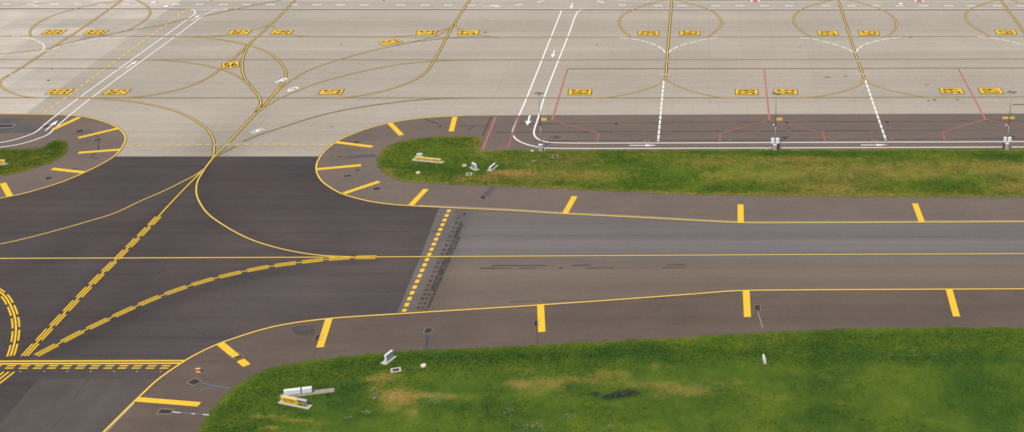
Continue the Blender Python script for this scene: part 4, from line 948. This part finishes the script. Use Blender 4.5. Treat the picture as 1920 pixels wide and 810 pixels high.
rb = [(rr_.uniform(1060, 1980), rr_.uniform(288, 358), rr_.uniform(25, 90), rr_.uniform(4, 12), rr_.choice((.22, .19, .15, -.20, -.24))) for _ in range(46)]
fb = [(rr_.uniform(430, 1950), rr_.uniform(665, 815), rr_.uniform(20, 80), rr_.uniform(5, 16), rr_.choice((.22, .16, -.22, -.18))) for _ in range(50)]
isl = rough_edge(ISL+[(2151, 350), (2151, 300)]+ISL_T)
grass(isl, [(960, 326, 42, 6, .75), (940, 323, 22, 2.5, .7), *rb, (1600, 328, 520, 45, .10), (1330, 306, 90, 8, .25), (1130, 299, 70, 5, .25), (1480, 300, 80, 7, .22), (1080, 336, 90, 14, .20), (730, 322, 12, 6, .3), (880, 290, 60, 8, .12),
            (870, 316, 70, 9, -.35), (880, 335, 40, 6, .2), (1240, 340, 90, 12, -.28), (1580, 291, 80, 4, -.5), (1860, 292, 60, 5, -.5), (1300, 285, 300, 2.5, -.3), (1450, 364, 500, 3, .16), (1640, 352, 60, 6, -.25), (780, 270, 60, 8, -.1), (800, 300, 110, 30, -.18), (1000, 290, 120, 14, -.10)], .20,
      'rounded grass island between the stand road and the taxiway', .9, 38000, .085, .03, ((-75, 190), (75, 245)))
lisl = rough_edge([(-260, 281), (-60, 280), (0, 279.2), (60, 279), (80, 277), (90, 271), (103, 263.5), (117, 264), (125, 272), (126, 281), (118, 292), (100, 303), (70, 314), (40, 323), (0, 331), (-60, 342), (-260, 370)])
grass(lisl, [(105, 270, 25, 7, -.4), (40, 320, 60, 8, .15), (95, 290, 16, 4, -.2), (20, 290, 50, 6, .05)], .10, 'grass tip of the left island beside the road', .7, 20000, .10, .03, ((-150, 200), (-100, 250)))
NB = [(330, 900), (370, 811), (385, 789), (400, 768), (420, 744), (445, 722), (475, 704), (520, 688), (580, 677), (650, 669), (740, 660.5), (850, 655), (960, 650.5), (1100, 643), (1250, 635), (1400, 625.5), (1500, 620.5), (1650, 616.5), (1920, 614.5), (2150, 613)]
nb = rough_edge(NB+[(2151, 700), (2151, 940), (1200, 960), (500, 960)], .22)
grass(nb, [(742, 746, 34, 24, .95), (790, 742, 50, 7, .7), (708, 722, 14, 22, .5), (690, 713, 12, 6, .7), (725, 705, 20, 12, .5), (775, 775, 12, 16, .6), (985, 723, 55, 11, .65), (1070, 714, 70, 9, .5), (1030, 742, 60, 12, .35), (1180, 722, 60, 9, .4), (1280, 735, 75, 18, .5), (1390, 738, 45, 20, .25),
           (500, 783, 36, 2.6, .9), (560, 790, 40, 3.5, .8), (508, 803, 26, 2.5, .8), (600, 797, 26, 3, .6), (616, 773, 14, 4, .5), (1230, 688, 11, 7, .6), (640, 703, 14, 4, .4), (690, 800, 30, 6, .3), (1470, 750, 20, 8, .3), (1580, 755, 24, 8, .3), (1750, 738, 30, 8, .25),
           (1250, 661, 230, 11, -.5), (1660, 672, 280, 14, -.4), (860, 672, 150, 9, -.42), (1030, 668, 160, 10, -.35), (1550, 792, 70, 14, -.35), (660, 690, 110, 8, -.18), (1850, 760, 120, 25, -.2), (940, 780, 80, 12, -.25), (430, 770, 40, 20, -.1), (1400, 640, 160, 5, .1), (1700, 624, 250, 3, .15), (900, 745, 60, 6, .25), (620, 740, 120, 16, -.05), (1163, 742, 36, 12, -.4), *fb], -.08,
      'broad grass field along the near edge of the shoulder', .9, 60000, .095, .05, ((-75, 128), (48, 185)))
M['soil'] = surface('soil_edge', (.070, .055, .036), (.10, .082, .055), big=.2, bigs=.5, speck=.25)
for e, l in ((isl, 'thin rim of soil around the right grass island'), (lisl, 'thin rim of soil around the left grass island'), (nb, 'thin rim of soil along the near grass field')):
    f = Flat(.0206); e = [q for q in e if -160 < q.x < 120 and q.y < 250]
    for k in range(0, len(e)-4, 3):
        if (e[k]-e[k+3]).length < 4: f.band(e[k:k+4], random.uniform(.08, .42), random.uniform(-.06, .06), dz=.00002*(k % 9))
    tag(f.build('soil_edge', [M['soil']]), l, 'soil', None, 'structure')
f = Flat(nz())
for x, y, rx, ry in ((90.5, 151, 4, 1.1), (97, 129.2, 3, .7), (1552, 145.3, 8, .5), (1585, 144, 4, .4), (1752, 187.5, 5, .8), (1741, 189, 3, .6), (1795, 187, 3, .6), (1738, 159.5, 6, .4), (640, 84, 2, .6), (910, 61, 4, .5), (1120, 84.5, 3, .5), (1707, 70, 4, .5), (622, 237.5, 1.6, .8), (1500, 88, 2, .5)):
    c = G(x, y); RX = rx*S/(y-HZ); RY = ry*S*F/(y-HZ)**2
    f.quad([(c[0]+RX*math.cos(a*.785)*random.uniform(.5, 1.1), c[1]+RY*math.sin(a*.785)*random.uniform(.5, 1.1)) for a in range(8)])
f.band(gpath([(1898, 196.5), (2000, 196)], False), .25)
tag(f.build('oil_stains', [M['tar']]), 'small dark oil spots scattered over the apron concrete', 'stains', None, 'structure')
# dark clump of taller growth in the near grass
def shrub(x, y, rx, ry, h, n, label):
    c = G(x, y); RX = rx*S/(y-HZ); RY = ry*S*F/(y-HZ)**2; s = Solid(); bm = s.bm; lobes = ((-.1, -.1, .45, .5, 1), (.45, .15, .4, .45, .9), (-.6, -.35, .35, .35, .5), (.75, .2, .25, .3, .6), (-1.3, .1, .18, .25, .3))
    for i in range(n):
        b = lobes[i % len(lobes)]; a = random.uniform(0, 2*math.pi); r = abs(random.gauss(0, .55)); k = max(0, 1-r)
        p = Vector(((b[0]+math.cos(a)*r*b[2])*RX, (b[1]+math.sin(a)*r*b[3])*RY, random.uniform(.02, .10+h*k*b[4])))
        u = Vector((random.gauss(0, 1), random.gauss(0, 1), random.gauss(0, .6))).normalized()*random.uniform(.06, .14)
        w = u.orthogonal().normalized()*random.uniform(.03, .07)
        bm.faces.new([bm.verts.new(p-u), bm.verts.new(p+w), bm.verts.new(p+u), bm.verts.new(p-w)])
    o = s.build('leaves', M['shrub'], None); t = empty('low_shrub', (c[0], c[1], .12)); o.parent = t
    s = Solid()
    for i in range(14):
        a = random.uniform(0, 6.28); r = random.uniform(.1, .7); s.tube((math.cos(a)*r*RX*.6, math.sin(a)*r*RY*.6, 0), (math.cos(a)*r*RX, math.sin(a)*r*RY, h*.8), .025, .008, 6)
    s.build('stems', M['shrubstem'], t)
    return tag(t, label, 'shrub')
M['shrub'] = solid('shrub_leaves', (.030, .052, .014), .8, 0, .3, .8); M['shrubstem'] = solid('shrub_stems', (.06, .045, .025), .9)
shrub(1163, 742, 36, 14, .70, 5200, 'dark low clump of weeds in the near grass')
# pale flowering weeds
s = Solid(); bm = s.bm
for x, y, rx, ry, n in ((700, 733, 6, 5, 70), (703, 749, 8, 5, 90), (815, 752, 16, 7, 110), (690, 777, 7, 3, 50), (655, 787, 7, 2, 40), (1000, 802, 40, 8, 160), (1145, 805, 12, 5, 50), (955, 775, 12, 10, 60), (1075, 785, 20, 4, 50), (1600, 668, 8, 2, 10), (1670, 670, 5, 1.5, 14), (1755, 669, 5, 1.5, 16), (1720, 670, 60, 1, 26), (93, 288, 8, 5, 90), (84, 295, 5, 2, 30)):
    c = G(x, y); RX = rx*S/(y-HZ); RY = ry*S*F/(y-HZ)**2
    for i in range(int(n*.45)):
        p = Vector((c[0]+random.gauss(0, .5)*RX, c[1]+random.gauss(0, .5)*RY, random.uniform(.28, .42))); q = random.uniform(.04, .09); a = random.uniform(0, 3)
        d1 = Vector((math.cos(a), math.sin(a), random.uniform(-.3, .3)))*q; d2 = Vector((-math.sin(a), math.cos(a), random.uniform(-.3, .3)))*q
        bm.faces.new([bm.verts.new(p+d1), bm.verts.new(p+d2), bm.verts.new(p-d1), bm.verts.new(p-d2)])
M['flower'] = solid('weed_flowers', (.22, .25, .14), .9)
tag(s.build('weeds', M['flower']), 'scattered pale flowering weeds in the grass', 'weeds', None, 'stuff')

# ------------------------------------------------------------------ light, sky, camera
EL = math.radians(60); shade = Vector((1.8, 5.3, 0)).normalized()
sd = Vector((shade.x*math.cos(EL), shade.y*math.cos(EL), -math.sin(EL)))
ld = bpy.data.lights.new('sun', 'SUN'); ld.energy = 3.3; ld.angle = math.radians(.6); ld.color = (1.0, .95, .87)
lo = bpy.data.objects.new('sun', ld); COL.objects.link(lo); lo.rotation_euler = sd.to_track_quat('-Z', 'Y').to_euler(); lo.location = (0, 0, 200)
w = bpy.data.worlds.new('World'); scn.world = w; w.use_nodes = True; nt = w.node_tree
sky = nt.nodes.new('ShaderNodeTexSky'); sky.sky_type = 'NISHITA'; sky.sun_disc = False; sky.sun_elevation = EL
sky.sun_rotation = math.atan2(-sd.x, -sd.y); sky.air_density = 1.0; sky.dust_density = 2.5; sky.ozone_density = 1.0
bg = nt.nodes['Background']; bg.inputs['Strength'].default_value = .09; nt.links.new(sky.outputs[0], bg.inputs[0])

cd = bpy.data.cameras.new('camera'); cam = bpy.data.objects.new('camera', cd); COL.objects.link(cam)
cam.location = (0, 0, H); cam.rotation_euler = (math.pi/2-math.asin(SINP), 0, 0)
cd.sensor_width = 36; cd.lens = FOC*36/1920; cd.shift_x = (960-PX)/1920; cd.shift_y = -(405-PY)/1920
cd.clip_start = 1; cd.clip_end = 6000
scn.camera = cam
vs = scn.view_settings; vs.view_transform = 'Standard'; vs.look = 'None'; vs.gamma = 1; vs.use_curve_mapping = False; vs.exposure = 0.15
scn.cycles.max_bounces = 4; scn.cycles.filter_width = 1.75
